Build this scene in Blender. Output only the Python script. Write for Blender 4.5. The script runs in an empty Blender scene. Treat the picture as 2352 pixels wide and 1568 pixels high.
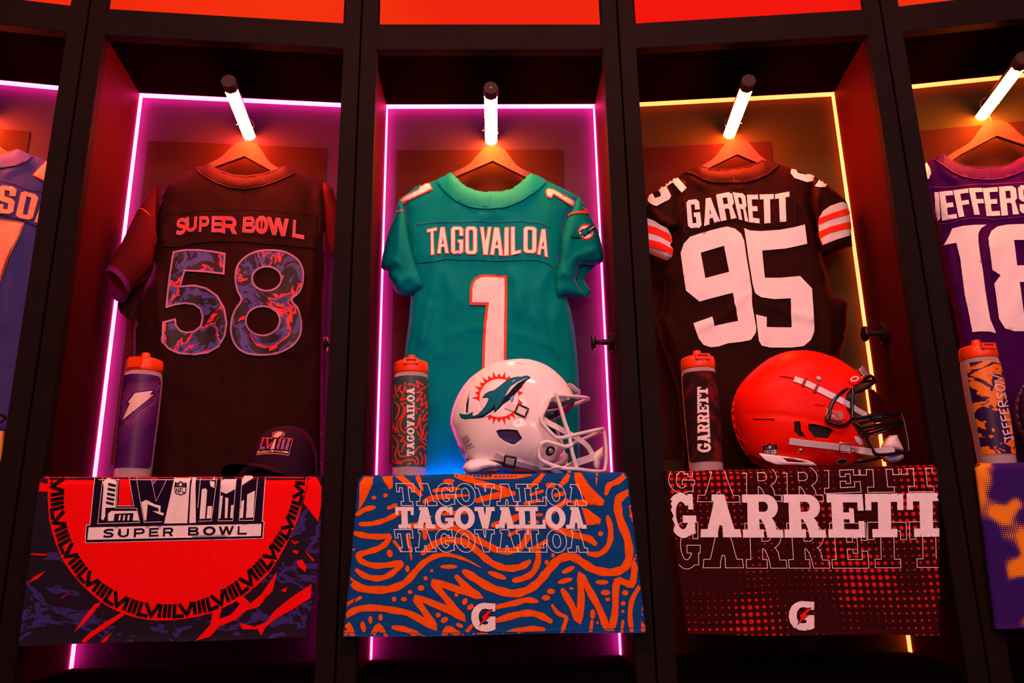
import bpy, bmesh, math, random
import numpy as np
from mathutils import Vector, Matrix, noise
from mathutils.bvhtree import BVHTree
from mathutils.geometry import delaunay_2d_cdt

scene = bpy.context.scene
C = scene.collection
random.seed(7)

# ------------------------------------------------------------------ camera
EYE = 0.85                       # eye height above the floor
F_PX, PITCH, ROLL = 1815.7, 0.2664, 0.0163
W_PX, H_PX = 2352, 1568
cam_data = bpy.data.cameras.new('camera')
cam_data.sensor_width = 36.0
cam_data.lens = F_PX / W_PX * 36.0
cam_data.clip_start = 0.02
cam = bpy.data.objects.new('camera', cam_data)
C.objects.link(cam)
cam.matrix_world = Matrix.Translation((0, 0, EYE)) @ Matrix.Rotation(math.pi / 2 + PITCH, 4, 'X') @ Matrix.Rotation(-ROLL, 4, 'Z')
scene.camera = cam

# ------------------------------------------------------------------ view + world
vs = scene.view_settings
vs.view_transform = 'Standard'
vs.look = 'None'
vs.exposure = 0.0
vs.gamma = 1.0
vs.use_curve_mapping = False
world = bpy.data.worlds.new('world')
scene.world = world
world.use_nodes = True
bg = world.node_tree.nodes['Background']
bg.inputs['Color'].default_value = (0.5, 0.16, 0.14, 1)
bg.inputs['Strength'].default_value = 0.03

# ------------------------------------------------------------------ room lights in front of the lockers
def area(name, loc, target, size, size_y, color, power):
    l = bpy.data.lights.new(name, 'AREA')
    l.shape = 'RECTANGLE'
    l.size, l.size_y = size, size_y
    l.color = color
    l.energy = power
    o = bpy.data.objects.new(name, l)
    C.objects.link(o)
    o.location = loc
    o.rotation_euler = (Vector(target) - Vector(loc)).to_track_quat('-Z', 'Y').to_euler()
    return o
area('ceiling_lamp', (0.05, 0.25, 3.0), (0.0, 1.85, 1.2), 2.2, 0.22, (1.0, 0.40, 0.32), 60)
area('room_lamp', (0.1, -1.6, 1.9), (0.0, 1.85, 0.9), 1.6, 1.0, (1.0, 0.39, 0.335), 63)
area('stage_lamp', (2.3, -0.9, 2.1), (0.6, 1.9, 1.1), 0.5, 0.5, (0.42, 0.40, 1.0), 13)

# ------------------------------------------------------------------ locker frames (solved from the photograph)
A_OPEN, U_HALF, B_HALF, DEPTH = 0.300, 0.3437, 0.3178, 0.3402
Z_TOP, Z_PANEL, Z_BACK, AP = 1.2996, 1.3772, 1.3334, 0.2957
Z_SHELF, Z_BENCH = 0.175, -0.245
LK = {0: (-0.04456, 1.81768, 0.025884), 1: (0.64186, 1.80302, -0.068586), 2: (1.32384, 1.72368, -0.163055),
      -1: (-0.72930, 1.76752, 0.120354), -2: (-1.40626, 1.65300, 0.214823)}

class Locker:
    """A locker's own frame: x right, y into the locker, z up from eye height."""
    def __init__(s, i):
        cx, cy, s.yaw = LK[i]
        s.i = i
        s.c = np.array([cx, cy, 0.0])
        cs, sn = math.cos(s.yaw), math.sin(s.yaw)
        s.ex = np.array([cs, sn, 0.0]); s.ey = np.array([-sn, cs, 0.0])
        s.cam = s.to_local(np.zeros(3))
    def to_local(s, q):
        d = np.asarray(q) - s.c
        return np.array([d @ s.ex, d @ s.ey, d[2]])
    def ray(s, px, py):
        X = (px - W_PX / 2) / F_PX; Y = -(py - H_PX / 2) / F_PX
        cr, sr = math.cos(ROLL), math.sin(ROLL)
        X, Y = X * cr + Y * sr, -X * sr + Y * cr
        d = np.array([X, math.cos(PITCH) - Y * math.sin(PITCH), math.sin(PITCH) + Y * math.cos(PITCH)])
        return np.array([d @ s.ex, d @ s.ey, d[2]])
    def at(s, px, py, y):
        d = s.ray(px, py)
        return s.cam + d * ((y - s.cam[1]) / d[1])
    def pix(s, q):
        q = np.asarray(q, float)
        w = s.c + s.ex * q[0] + s.ey * q[1] + np.array([0, 0, q[2]])
        Y = -w[1] * math.sin(PITCH) + w[2] * math.cos(PITCH)
        Z = w[1] * math.cos(PITCH) + w[2] * math.sin(PITCH)
        X = w[0]
        cr, sr = math.cos(ROLL), math.sin(ROLL)
        X, Y = X * cr - Y * sr, X * sr + Y * cr
        return np.array([W_PX / 2 + F_PX * X / Z, H_PX / 2 - F_PX * Y / Z])
    def world(s, q):
        q = np.asarray(q, float)
        w = s.c + s.ex * q[0] + s.ey * q[1]
        return (w[0], w[1], q[2] + EYE)
L = {i: Locker(i) for i in LK}

# ------------------------------------------------------------------ materials
MATS = {}
def nodes_of(name):
    m = bpy.data.materials.new(name)
    m.use_nodes = True
    nt = m.node_tree
    return m, nt, nt.nodes, nt.links, nt.nodes['Principled BSDF']
def mat(name, color, rough=0.5, metal=0.0, bump=0.0, bscale=60.0, vary=0.0, coat=0.0, spec=0.5, sheen=0.0, trans=0.0, ior=1.45, alpha=1.0, vscale=9.0):
    if name in MATS: return MATS[name]
    m, nt, N, K, b = nodes_of(name)
    b.inputs['Base Color'].default_value = (*color, 1)
    b.inputs['Roughness'].default_value = rough
    b.inputs['Metallic'].default_value = metal
    b.inputs['Coat Weight'].default_value = coat
    b.inputs['Coat Roughness'].default_value = 0.06
    b.inputs['Specular IOR Level'].default_value = spec
    b.inputs['Sheen Weight'].default_value = sheen
    b.inputs['Transmission Weight'].default_value = trans
    b.inputs['IOR'].default_value = ior
    b.inputs['Alpha'].default_value = alpha
    tc = N.new('ShaderNodeTexCoord')
    if vary > 0:
        n = N.new('ShaderNodeTexNoise'); n.inputs['Scale'].default_value = vscale; n.inputs['Detail'].default_value = 5
        K.new(tc.outputs['Object'], n.inputs['Vector'])
        r = N.new('ShaderNodeMapRange')
        r.inputs['From Min'].default_value = 0.3; r.inputs['From Max'].default_value = 0.7
        r.inputs['To Min'].default_value = 1 - vary; r.inputs['To Max'].default_value = 1 + vary
        K.new(n.outputs['Fac'], r.inputs['Value'])
        mx = N.new('ShaderNodeVectorMath'); mx.operation = 'SCALE'
        mx.inputs[0].default_value = color
        K.new(r.outputs['Result'], mx.inputs['Scale'])
        K.new(mx.outputs['Vector'], b.inputs['Base Color'])
    if bump > 0:
        n2 = N.new('ShaderNodeTexNoise'); n2.inputs['Scale'].default_value = bscale; n2.inputs['Detail'].default_value = 3
        K.new(tc.outputs['Object'], n2.inputs['Vector'])
        bp = N.new('ShaderNodeBump'); bp.inputs['Strength'].default_value = bump; bp.inputs['Distance'].default_value = 0.004
        K.new(n2.outputs['Fac'], bp.inputs['Height'])
        K.new(bp.outputs['Normal'], b.inputs['Normal'])
    MATS[name] = m
    return m
def glow(name, color, strength, base=(0.8, 0.8, 0.8)):
    if name in MATS: return MATS[name]
    m, nt, N, K, b = nodes_of(name)
    b.inputs['Base Color'].default_value = (*base, 1)
    b.inputs['Roughness'].default_value = 0.4
    b.inputs['Emission Color'].default_value = (*color, 1)
    b.inputs['Emission Strength'].default_value = strength
    MATS[name] = m
    return m
def glow_panel(name, c0, c1, strength, scale=1.6):
    m, nt, N, K, b = nodes_of(name)
    b.inputs['Base Color'].default_value = (0.03, 0.0, 0.0, 1)
    b.inputs['Roughness'].default_value = 0.6
    b.inputs['Specular IOR Level'].default_value = 0.05
    tc = N.new('ShaderNodeTexCoord'); n = N.new('ShaderNodeTexNoise')
    n.inputs['Scale'].default_value = scale; n.inputs['Detail'].default_value = 0
    K.new(tc.outputs['Object'], n.inputs['Vector'])
    cr = N.new('ShaderNodeValToRGB')
    cr.color_ramp.elements[0].position = 0.35; cr.color_ramp.elements[0].color = (*c0, 1)
    cr.color_ramp.elements[1].position = 0.65; cr.color_ramp.elements[1].color = (*c1, 1)
    K.new(n.outputs['Fac'], cr.inputs['Fac'])
    K.new(cr.outputs['Color'], b.inputs['Emission Color'])
    b.inputs['Emission Strength'].default_value = strength
    return m

# ------------------------------------------------------------------ things and parts
def link_mesh(name, verts, faces, mats, parent=None, smooth=False, fmat=None, loc=(0, 0, 0)):
    me = bpy.data.meshes.new(name)
    me.from_pydata([tuple(map(float, v)) for v in verts], [], [tuple(map(int, f)) for f in faces])
    if not isinstance(mats, (list, tuple)): mats = [mats]
    for m in mats: me.materials.append(m)
    if fmat is not None: me.polygons.foreach_set('material_index', np.asarray(fmat, dtype=np.int32))
    if smooth is True or smooth is False:
        me.polygons.foreach_set('use_smooth', [bool(smooth)] * len(me.polygons))
    else:
        me.polygons.foreach_set('use_smooth', [bool(x) for x in smooth])
    me.update()
    o = bpy.data.objects.new(name, me)
    C.objects.link(o)
    o.location = loc
    if parent is not None: o.parent = parent
    return o

class Thing:
    def __init__(s, lk, name, label, cat, base, group=None, kind=None):
        s.lk = lk; s.base = np.array(base, float)
        o = bpy.data.objects.new(name, None)
        o.empty_display_size = 0.05
        C.objects.link(o)
        o.location = lk.world(base)
        o.rotation_euler = (0, 0, lk.yaw)
        o['label'] = label; o['category'] = cat
        if group: o['group'] = group
        if kind: o['kind'] = kind
        s.root = o
    def part(s, name, verts, faces, mats, parent=None, smooth=False, fmat=None, label=None):
        v = np.asarray(verts, float) - s.base
        o = link_mesh(name, v, faces, mats, parent or s.root, smooth, fmat)
        if label: o['label'] = label
        return o

class Geo:
    """collects geometry with a material slot and smoothing flag per face"""
    def __init__(s): s.v = []; s.f = []; s.m = []; s.s = []; s.mats = []
    def slot(s, m):
        if m not in s.mats: s.mats.append(m)
        return s.mats.index(m)
    def add(s, verts, faces, m, smooth=False):
        k = len(s.v); i = s.slot(m)
        s.v += [tuple(v) for v in verts]
        s.f += [tuple(k + int(j) for j in f) for f in faces]
        s.m += [i] * len(faces); s.s += [smooth] * len(faces)
        return s
    def box(s, x0, x1, y0, y1, z0, z1, m, bev=0.0):
        return s.add(*box(x0, x1, y0, y1, z0, z1, bev), m)
    def part(s, T, name, parent=None, label=None):
        return T.part(name, s.v, s.f, s.mats, parent, s.s, s.m, label)

def box(x0, x1, y0, y1, z0, z1, bev=0.0):
    bm = bmesh.new()
    bmesh.ops.create_cube(bm, size=1.0)
    for v in bm.verts:
        v.co = Vector(((x0 + x1) / 2 + v.co.x * (x1 - x0), (y0 + y1) / 2 + v.co.y * (y1 - y0), (z0 + z1) / 2 + v.co.z * (z1 - z0)))
    if bev > 0: bmesh.ops.bevel(bm, geom=list(bm.edges), offset=bev, segments=2, affect='EDGES')
    return out(bm)
def out(bm):
    bm.verts.index_update()
    v = [tuple(x.co) for x in bm.verts]; f = [tuple(q.index for q in x.verts) for x in bm.faces]
    bm.free()
    return v, f
def lathe(prof, n=40, c=(0, 0, 0), axis='z', cap=True):
    v = []; f = []
    for r, h in prof:
        for k in range(n):
            a = 2 * math.pi * k / n
            p = (r * math.cos(a), r * math.sin(a), h)
            if axis == 'y': p = (p[0], p[2], p[1])
            if axis == 'x': p = (p[2], p[0], p[1])
            v.append((p[0] + c[0], p[1] + c[1], p[2] + c[2]))
    m = len(prof)
    for j in range(m - 1):
        for k in range(n):
            f.append((j * n + k, j * n + (k + 1) % n, (j + 1) * n + (k + 1) % n, (j + 1) * n + k))
    if cap:
        f.append(tuple(range(n - 1, -1, -1))); f.append(tuple((m - 1) * n + k for k in range(n)))
    return v, f
def tube(pts, r, n=10, cap=True, closed=False):
    P = [np.asarray(p, float) for p in pts]
    m = len(P); v = []; f = []
    rr = r if hasattr(r, '__len__') else [r] * m
    T0 = None; N = None
    for i in range(m):
        a = P[i - 1] if (i > 0 or closed) else P[i]
        b = P[(i + 1) % m] if (i < m - 1 or closed) else P[i]
        T = b - a; T = T / (np.linalg.norm(T) + 1e-12)
        if N is None:
            h = np.array([0, 0, 1.0]) if abs(T[2]) < 0.9 else np.array([1.0, 0, 0])
            N = np.cross(T, h)
        N = N - T * (N @ T); N = N / (np.linalg.norm(N) + 1e-12)
        Bn = np.cross(T, N)
        for k in range(n):
            t = 2 * math.pi * k / n
            v.append(P[i] + rr[i] * (math.cos(t) * N + math.sin(t) * Bn))
    for i in range(m if closed else m - 1):
        j = (i + 1) % m
        for k in range(n):
            f.append((i * n + k, i * n + (k + 1) % n, j * n + (k + 1) % n, j * n + k))
    if cap and not closed:
        f.append(tuple(range(n - 1, -1, -1))); f.append(tuple((m - 1) * n + k for k in range(n)))
    return v, f
def sm(pts, n=6, closed=False):
    """Catmull-Rom through the points (any dimension)"""
    P = [np.asarray(p, float) for p in pts]
    m = len(P); o = []
    for i in range(m if closed else m - 1):
        if closed: a, b, c, d = P[i - 1], P[i], P[(i + 1) % m], P[(i + 2) % m]
        else: a, b, c, d = P[max(i - 1, 0)], P[i], P[i + 1], P[min(i + 2, m - 1)]
        for k in range(n):
            t = k / n
            o.append(0.5 * (2 * b + (c - a) * t + (2 * a - 5 * b + 4 * c - d) * t * t + (3 * b - a - 3 * c + d) * t ** 3))
    if not closed: o.append(P[-1])
    return o
def ribbon(pts, nrm, w, t):
    """a strap: a band of width w and thickness t along 3-D points, nrm = outward normal per point"""
    P = [np.asarray(p, float) for p in pts]; v = []; f = []; m = len(P)
    for i in range(m):
        T = P[min(i + 1, m - 1)] - P[max(i - 1, 0)]; T /= np.linalg.norm(T) + 1e-12
        n = np.asarray(nrm[i], float); n = n - T * (n @ T); n /= np.linalg.norm(n) + 1e-12
        s = np.cross(T, n)
        ww = w[i] if hasattr(w, '__len__') else w
        for a, b in ((-.5, 0), (.5, 0), (.5, 1), (-.5, 1)): v.append(P[i] + s * ww * a + n * t * b)
    for i in range(m - 1):
        for k in range(4): f.append((i * 4 + k, i * 4 + (k + 1) % 4, i * 4 + 4 + (k + 1) % 4, i * 4 + 4 + k))
    f.append((3, 2, 1, 0)); f.append(tuple((m - 1) * 4 + k for k in range(4)))
    return v, f

# ------------------------------------------------------------------ flat outlines: union fill, offsets, lettering
def sarea(p):
    p = np.asarray(p, float); q = np.roll(p, -1, 0)
    return 0.5 * float((p[:, 0] * q[:, 1] - q[:, 0] * p[:, 1]).sum())
def ccw(p): return list(p) if sarea(p) > 0 else list(p)[::-1]
def dens(p, step, closed=True):
    o = []; n = len(p)
    for i in range(n if closed else n - 1):
        a = np.asarray(p[i], float); b = np.asarray(p[(i + 1) % n], float)
        k = max(1, int(np.linalg.norm(b - a) / step))
        for j in range(k): o.append(a + (b - a) * j / k)
    if not closed: o.append(np.asarray(p[-1], float))
    return o
def wind(P, polys):
    w = np.zeros(len(P), int)
    x, y = P[:, 0], P[:, 1]
    for q in polys:
        q = np.asarray(q, float)
        bx0, by0 = q.min(0); bx1, by1 = q.max(0)
        sel = np.nonzero((x >= bx0) & (x <= bx1) & (y >= by0) & (y <= by1))[0]
        if len(sel) == 0: continue
        a = q; b = np.roll(q, -1, 0)
        X = x[sel][:, None]; Y = y[sel][:, None]
        cr = (b[:, 0] - a[:, 0]) * (Y - a[:, 1]) - (X - a[:, 0]) * (b[:, 1] - a[:, 1])
        up = (a[:, 1] <= Y) & (b[:, 1] > Y) & (cr > 0)
        dn = (a[:, 1] > Y) & (b[:, 1] <= Y) & (cr < 0)
        w[sel] += up.sum(1) - dn.sum(1)
    return w
def fill(solids, holes=(), step=8.0, grid=True, extra=None):
    """union of the solids minus the holes -> (verts2d, triangles); long edges split, grid points inside"""
    S = [ccw(p) for p in solids if abs(sarea(p)) > 1e-9]; Hh = [ccw(p) for p in holes]
    V = []; E = []
    for p in S + Hh:
        q = dens(p, step); k = len(V); n = len(q)
        V += [Vector((a[0], a[1])) for a in q]
        E += [(k + i, k + (i + 1) % n) for i in range(n)]
    allp = np.array([tuple(v) for v in V])
    if extra is not None: pts = np.asarray(extra, float)
    elif grid:
        x0, y0 = allp.min(0); x1, y1 = allp.max(0)
        gx = np.arange(x0 + step / 2, x1, step); gy = np.arange(y0 + step / 2, y1, step)
        pts = np.array([(a + (step / 2 if j % 2 else 0), b) for j, b in enumerate(gy) for a in gx]) if len(gx) and len(gy) else np.zeros((0, 2))
    else: pts = np.zeros((0, 2))
    if len(pts):
        ok = wind(pts, S) > 0
        if Hh: ok &= wind(pts, Hh) == 0
        V += [Vector(tuple(a)) for a in pts[ok]]
    r = delaunay_2d_cdt(V, E, [], 0, 1e-4)
    v = np.array([tuple(a) for a in r[0]]); t = np.array(r[2])
    c = v[t].mean(1)
    ok = wind(c, S) > 0
    if Hh: ok &= wind(c, Hh) == 0
    t = t[ok]
    a, b, d = v[t[:, 0]], v[t[:, 1]], v[t[:, 2]]
    ar = np.abs((b[:, 0] - a[:, 0]) * (d[:, 1] - a[:, 1]) - (b[:, 1] - a[:, 1]) * (d[:, 0] - a[:, 0]))
    t = t[ar > 1e-7]
    return v, t
def loops(v, t):
    cnt = {}
    for tri in t:
        for k in range(3):
            e = (int(tri[k]), int(tri[(k + 1) % 3])); cnt[e] = 1
    nxt = {}
    for (a, b) in cnt:
        if (b, a) not in cnt: nxt.setdefault(a, []).append(b)
    res = []
    while nxt:
        a = next(iter(nxt)); lp = [a]; b = nxt[a].pop()
        if not nxt[a]: del nxt[a]
        while b != a:
            lp.append(b)
            if b not in nxt: break
            c = nxt[b].pop()
            if not nxt[b]: del nxt[b]
            b = c
        if len(lp) > 2: res.append(np.array([v[i] for i in lp]))
    return res
def simplify(p, eps=0.02):
    o = []; n = len(p)
    for i in range(n):
        a, b, c = p[i - 1], p[i], p[(i + 1) % n]
        if abs((b[0] - a[0]) * (c[1] - b[1]) - (b[1] - a[1]) * (c[0] - b[0])) > eps * 0.1: o.append(b)
    return np.array(o) if len(o) > 2 else p
def offset(p, d):
    """move a loop to its left-outside by d (CCW: outwards for d>0)"""
    p = np.asarray(p, float); n = len(p); o = []
    for i in range(n):
        a = p[i] - p[i - 1]; b = p[(i + 1) % n] - p[i]
        a = a / (np.linalg.norm(a) + 1e-12); b = b / (np.linalg.norm(b) + 1e-12)
        na = np.array([a[1], -a[0]]); nb = np.array([b[1], -b[0]])
        m = na + nb; l = m @ m
        m = m * (2 / l) if l > 0.5 else na
        k = np.linalg.norm(m)
        if k > 2.2: m = m * 2.2 / k
        o.append(p[i] + m * d)
    return np.array(o)
def union_loops(solids, holes=()):
    v, t = fill(solids, holes, step=1e9, grid=False)
    return [simplify(l) for l in loops(v, t)]
def grow(solids, holes, d):
    """outlines of the union grown by d: solids, holes"""
    ls = [offset(l, d) for l in union_loops(solids, holes)]
    return [l for l in ls if sarea(l) > 0], [l for l in ls if sarea(l) < 0]
def rim(solids, holes, d, inner=0.0):
    """just the border band between the union and the union grown by d"""
    S, Hh = [], []
    for l in union_loops(solids, holes):
        a, b = offset(l, d), offset(l, -inner)
        big, small = (a, b) if sarea(l) > 0 else (b, a)
        S.append((ccw(big), ccw(small)))
    return S
def stroke(pts, w, taper=False, cap='round'):
    """a polyline as polygon(s): width w (or a list of widths), rounded"""
    P = [np.asarray(p, float) for p in pts]; n = len(P)
    ww = list(w) if hasattr(w, '__len__') else [w] * n
    Lp, Rp = [], []
    for i in range(n):
        a = P[i] - P[i - 1] if i > 0 else P[1] - P[0]
        b = P[i + 1] - P[i] if i < n - 1 else a
        a = a / (np.linalg.norm(a) + 1e-12); b = b / (np.linalg.norm(b) + 1e-12)
        m = np.array([-a[1] - b[1], a[0] + b[0]]); l = m @ m
        m = m * (2 / l) if l > 0.3 else np.array([-b[1], b[0]])
        k = np.linalg.norm(m)
        if k > 1.7: m = m * 1.7 / k
        Lp.append(P[i] + m * ww[i] / 2); Rp.append(P[i] - m * ww[i] / 2)
    res = [Lp + Rp[::-1]]
    if cap == 'round':
        for i in (0, n - 1):
            res.append([P[i] + ww[i] / 2 * np.array([math.cos(t), math.sin(t)]) for t in np.linspace(0, 2 * math.pi, 11)[:-1]])
    return res
def ell(cx, cy, rx, ry, n=28, a0=0.0, a1=2 * math.pi, rot=0.0):
    full = abs(a1 - a0) > 6.28
    ts = np.linspace(a0, a1, n + 1)[:-1] if full else np.linspace(a0, a1, n)
    c, s = math.cos(rot), math.sin(rot)
    return [np.array([cx + rx * math.cos(t) * c - ry * math.sin(t) * s, cy + rx * math.cos(t) * s + ry * math.sin(t) * c]) for t in ts]
def rect(x0, y0, x1, y1): return [(x0, y0), (x1, y0), (x1, y1), (x0, y1)]

def bvh_of(v, f): return BVHTree.FromPolygons([tuple(map(float, q)) for q in v], [tuple(map(int, q)) for q in f])
def drape(lk, v2, tris, bvh, off, miss=None, ymax=None):
    """lay flat pixel outlines on a real surface: hit it along the sight lines, lift by off along its normal"""
    V = []; ok = []
    o = Vector(lk.cam)
    for p in v2:
        d = Vector(lk.ray(p[0], p[1])).normalized()
        h = bvh.ray_cast(o, d)
        if h[0] is None:
            if miss is not None: V.append(lk.at(p[0], p[1], miss)); ok.append(True)
            else: V.append((0, 0, 0)); ok.append(False)
            continue
        n = h[1] if h[1].dot(d) < 0 else -h[1]
        V.append(h[0] + n * off - d * off * 0.5); ok.append(True)
    V = np.array([tuple(a) for a in V]); ok = np.array(ok)
    tris = np.asarray(tris)
    t = tris[ok[tris].all(1)] if len(tris) else tris
    if len(t) == 0: return V[:0], t
    # drop pieces stretched over an edge of the surface
    e = max(np.linalg.norm(v2[t[:, a]] - v2[t[:, b]], axis=1).max() for a, b in ((0, 1), (1, 2)))
    ed = np.max([np.linalg.norm(V[t[:, a]] - V[t[:, b]], axis=1) for a, b in ((0, 1), (1, 2), (2, 0))], axis=0)
    t = t[ed < max(0.006, e * 0.0011 * 3.0)]
    u = np.unique(t)
    mp = -np.ones(len(V), int); mp[u] = np.arange(len(u))
    return V[u], mp[t]

# ================================================================== the setting
M_frame = mat('black_painted_board', (0.0098, 0.0060, 0.0058), 0.62, bump=0.15, bscale=300, vary=0.12, spec=0.04)
M_inner = mat('black_inner_board', (0.03, 0.018, 0.02), 0.55, vary=0.08, bump=0.1, bscale=250, spec=0.15)
M_side = mat('dark_side_board', (0.036, 0.0036, 0.0036), 0.6, vary=0.06, spec=0.03)
M_ceil = mat('black_top_board', (0.0030, 0.0018, 0.0018), 0.8, spec=0.0)
M_board = mat('brown_backing_board', (0.024, 0.0085, 0.0055), 0.7, vary=0.08, spec=0.04)
M_back = {'pink': mat('plum_back_board', (0.036, 0.020, 0.050), 0.7, vary=0.05, spec=0.06), 'amber': mat('amber_glow_back_board', (0.030, 0.034, 0.010), 0.7, vary=0.05, spec=0.06)}  # same board throughout; the amber copy's olive tint has strip glow put into it
M_black = mat('black_metal', (0.010, 0.009, 0.010), 0.4, metal=0.0, spec=.3)
M_floor = mat('dark_carpet', (0.02, 0.016, 0.018), 0.9, bump=0.4, bscale=400, vary=0.2)
M_strip = {'pink': glow('pink_strip_light', (1.0, 0.020, 0.235), 40.0), 'amber': glow('amber_strip_light', (1.0, 0.052, 0.012), 15.0)}

Z0 = -EYE
v, f = box(-6, 6, -4, 6, -0.06, 0.0)
fl = link_mesh('floor', v, f, M_floor)
fl['kind'] = 'structure'; fl['label'] = 'dark carpeted floor in front of the lockers'
v, f = box(-6, 6, 3.2, 3.3, 0.0, 3.4)
wl = link_mesh('wall_back', v, f, M_ceil)
wl['kind'] = 'structure'; wl['label'] = 'black wall behind the row of lockers'
PANELS = {-2: ((1.0, 0.025, 0.003), (0.9, 0.02, 0.003)), -1: ((0.78, 0.0095, 0.001), (0.85, 0.026, 0.002)), 0: ((0.86, 0.045, 0.0005), (0.80, 0.013, 0.0005)),
          1: ((0.80, 0.0008, 0.0004), (0.84, 0.005, 0.001)), 2: ((0.86, 0.02, 0.002), (0.8, 0.03, 0.003))}
LOCKER_LABEL = {-2: 'black locker cut off at the left edge with the violet jersey inside',
                -1: 'black open locker holding the dark jersey numbered 58 and a cap',
                0: 'black open locker in the middle holding the teal jersey and white helmet',
                1: 'black open locker holding the brown jersey numbered 95 and orange helmet',
                2: 'black locker cut off at the right edge with the purple 18 jersey inside'}
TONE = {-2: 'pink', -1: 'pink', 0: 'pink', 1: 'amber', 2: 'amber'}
def build_locker(i):
    lk = L[i]; tone = TONE[i]
    T = Thing(lk, 'locker', LOCKER_LABEL[i], 'locker', (0, 0, Z0), group='row of open lockers')
    U = U_HALF - 0.0022
    g = Geo()
    for s in (-1, 1):
        x0, x1 = sorted((s * A_OPEN, s * U))
        g.box(x0, x1, 0, 0.03, Z0, 1.95, M_frame, 0.0015)
    g.box(-A_OPEN, A_OPEN, 0.0005, 0.03, Z_TOP, Z_PANEL, M_frame, 0.001)
    g.box(-A_OPEN, A_OPEN, 0.0005, 0.03, 1.86, 1.95, M_frame, 0.001)
    g.part(T, 'face_frame')
    for s in (-1, 1):
        x0, x1 = sorted((s * B_HALF, s * (B_HALF + 0.019)))
        T.part('side_panel', *box(x0, x1, 0.03, DEPTH + 0.02, Z0, 1.94), M_side)
    T.part('ceiling_panel', *box(-B_HALF, B_HALF, 0.03, DEPTH, Z_BACK, Z_BACK + 0.019), M_ceil)
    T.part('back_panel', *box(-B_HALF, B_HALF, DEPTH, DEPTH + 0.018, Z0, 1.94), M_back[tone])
    x0, x1 = {0: (-0.285, 0.214), -1: (-0.285, 0.225)}.get(i, (-0.285, 0.119))
    T.part('backing_board', *box(x0, x1, DEPTH - 0.003, DEPTH, 0.25, 1.190), M_board)
    g = Geo()
    g.box(-A_OPEN + 0.0005, A_OPEN - 0.0005, -0.009, 0.0305, Z_SHELF - 0.03, Z_SHELF, M_inner)
    g.box(-B_HALF, B_HALF, 0.0305, 0.225, Z_SHELF - 0.03, Z_SHELF, M_inner)
    g.part(T, 'shelf')
    T.part('bench', *box(-B_HALF, B_HALF, 0.03, DEPTH, Z0 + 0.02, Z_BENCH, 0.002), M_ceil)
    # backlit panel above the opening
    m = glow_panel('backlit_panel_%d' % (i + 3), *PANELS[i], 1.0, scale=1.5)
    T.part('backlit_panel', *box(-A_OPEN + 0.0045, A_OPEN - 0.0045, 0.004, 0.012, Z_PANEL, 1.859), m)
    st = M_strip[tone]
    T.part('light_strip', *box(-B_HALF, B_HALF, DEPTH - 0.022, DEPTH - 0.003, Z_BACK - 0.003, Z_BACK - 0.0003), st)
    for s in (-1, 1):
        x0, x1 = sorted((s * (B_HALF - 0.0003), s * (B_HALF - 0.003)))
        T.part('light_strip', *box(x0, x1, DEPTH - 0.022, DEPTH - 0.003, Z_BENCH + 0.002, Z_BACK - 0.003), st)
    return T
for i in LK: build_locker(i)

# ------------------------------------------------------------------ tube lights
TUBE_RGB = {-2: (1.0, 0.085, 0.010), -1: (1.0, 0.060, 0.0095), 0: (1.0, 0.120, 0.012), 1: (1.0, 0.062, 0.0095), 2: (1.0, 0.120, 0.012)}
TUBE_LABEL = {-2: 'glowing tube light at the left edge above the violet jersey', -1: 'glowing tube light above the dark jersey numbered 58',
              0: 'glowing tube light above the teal jersey in the middle', 1: 'glowing tube light above the brown jersey numbered 95',
              2: 'glowing tube light at the right edge above the purple jersey'}
TUBE_Z, TUBE_R = 1.222, 0.0185
def half_cyl(y0, y1, r, a0, a1, n=20):
    v = []; f = []
    for y in (y0, y1):
        for k in range(n + 1):
            a = a0 + (a1 - a0) * k / n
            v.append((r * math.cos(a), y, TUBE_Z + r * math.sin(a)))
    for k in range(n): f.append((k, k + 1, n + 2 + k, n + 1 + k))
    f.append(tuple(range(n, -1, -1))); f.append(tuple(range(n + 1, 2 * n + 2)))
    f.append((0, n + 1, 2 * n + 1, n))
    return v, f
for i in LK:
    T = Thing(L[i], 'tube_light', TUBE_LABEL[i], 'light', (0, DEPTH - 0.01, TUBE_Z), group='tube lights in the lockers')
    mg = glow('tube_glow_%d' % (i + 3), TUBE_RGB[i], 470.0)
    T.part('diffuser', *half_cyl(0.088, 0.334, TUBE_R, math.radians(194), math.radians(346)), mg)
    v, f = half_cyl(0.088, 0.334, TUBE_R * 0.99, math.radians(-14), math.radians(194))
    T.part('housing', v, f, M_black)
    g = Geo()
    g.add(*lathe([(0.019, 0.058), (0.0205, 0.060), (0.0205, 0.088)], 8, (0, 0, TUBE_Z), 'y'), M_black)
    T.part('end_cap', g.v, g.f, mat('brown_black_plastic', (0.045, 0.026, 0.022), .7, spec=.1))
    if i != 0: g = None
    else: g = Geo()
    if g:
        g.add(*lathe([(0.0032, 0.0575), (0.0032, 0.0585)], 10, (0, 0, TUBE_Z), 'y'), mat('dull_steel', (0.16, 0.12, 0.10), 0.6, metal=1.0))
        g.part(T, 'screw')
    T.part('mounting_socket', *lathe([(0.012, 0.334), (0.012, DEPTH - 0.0005)], 24, (0, 0, TUBE_Z), 'y'), M_black)

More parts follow.
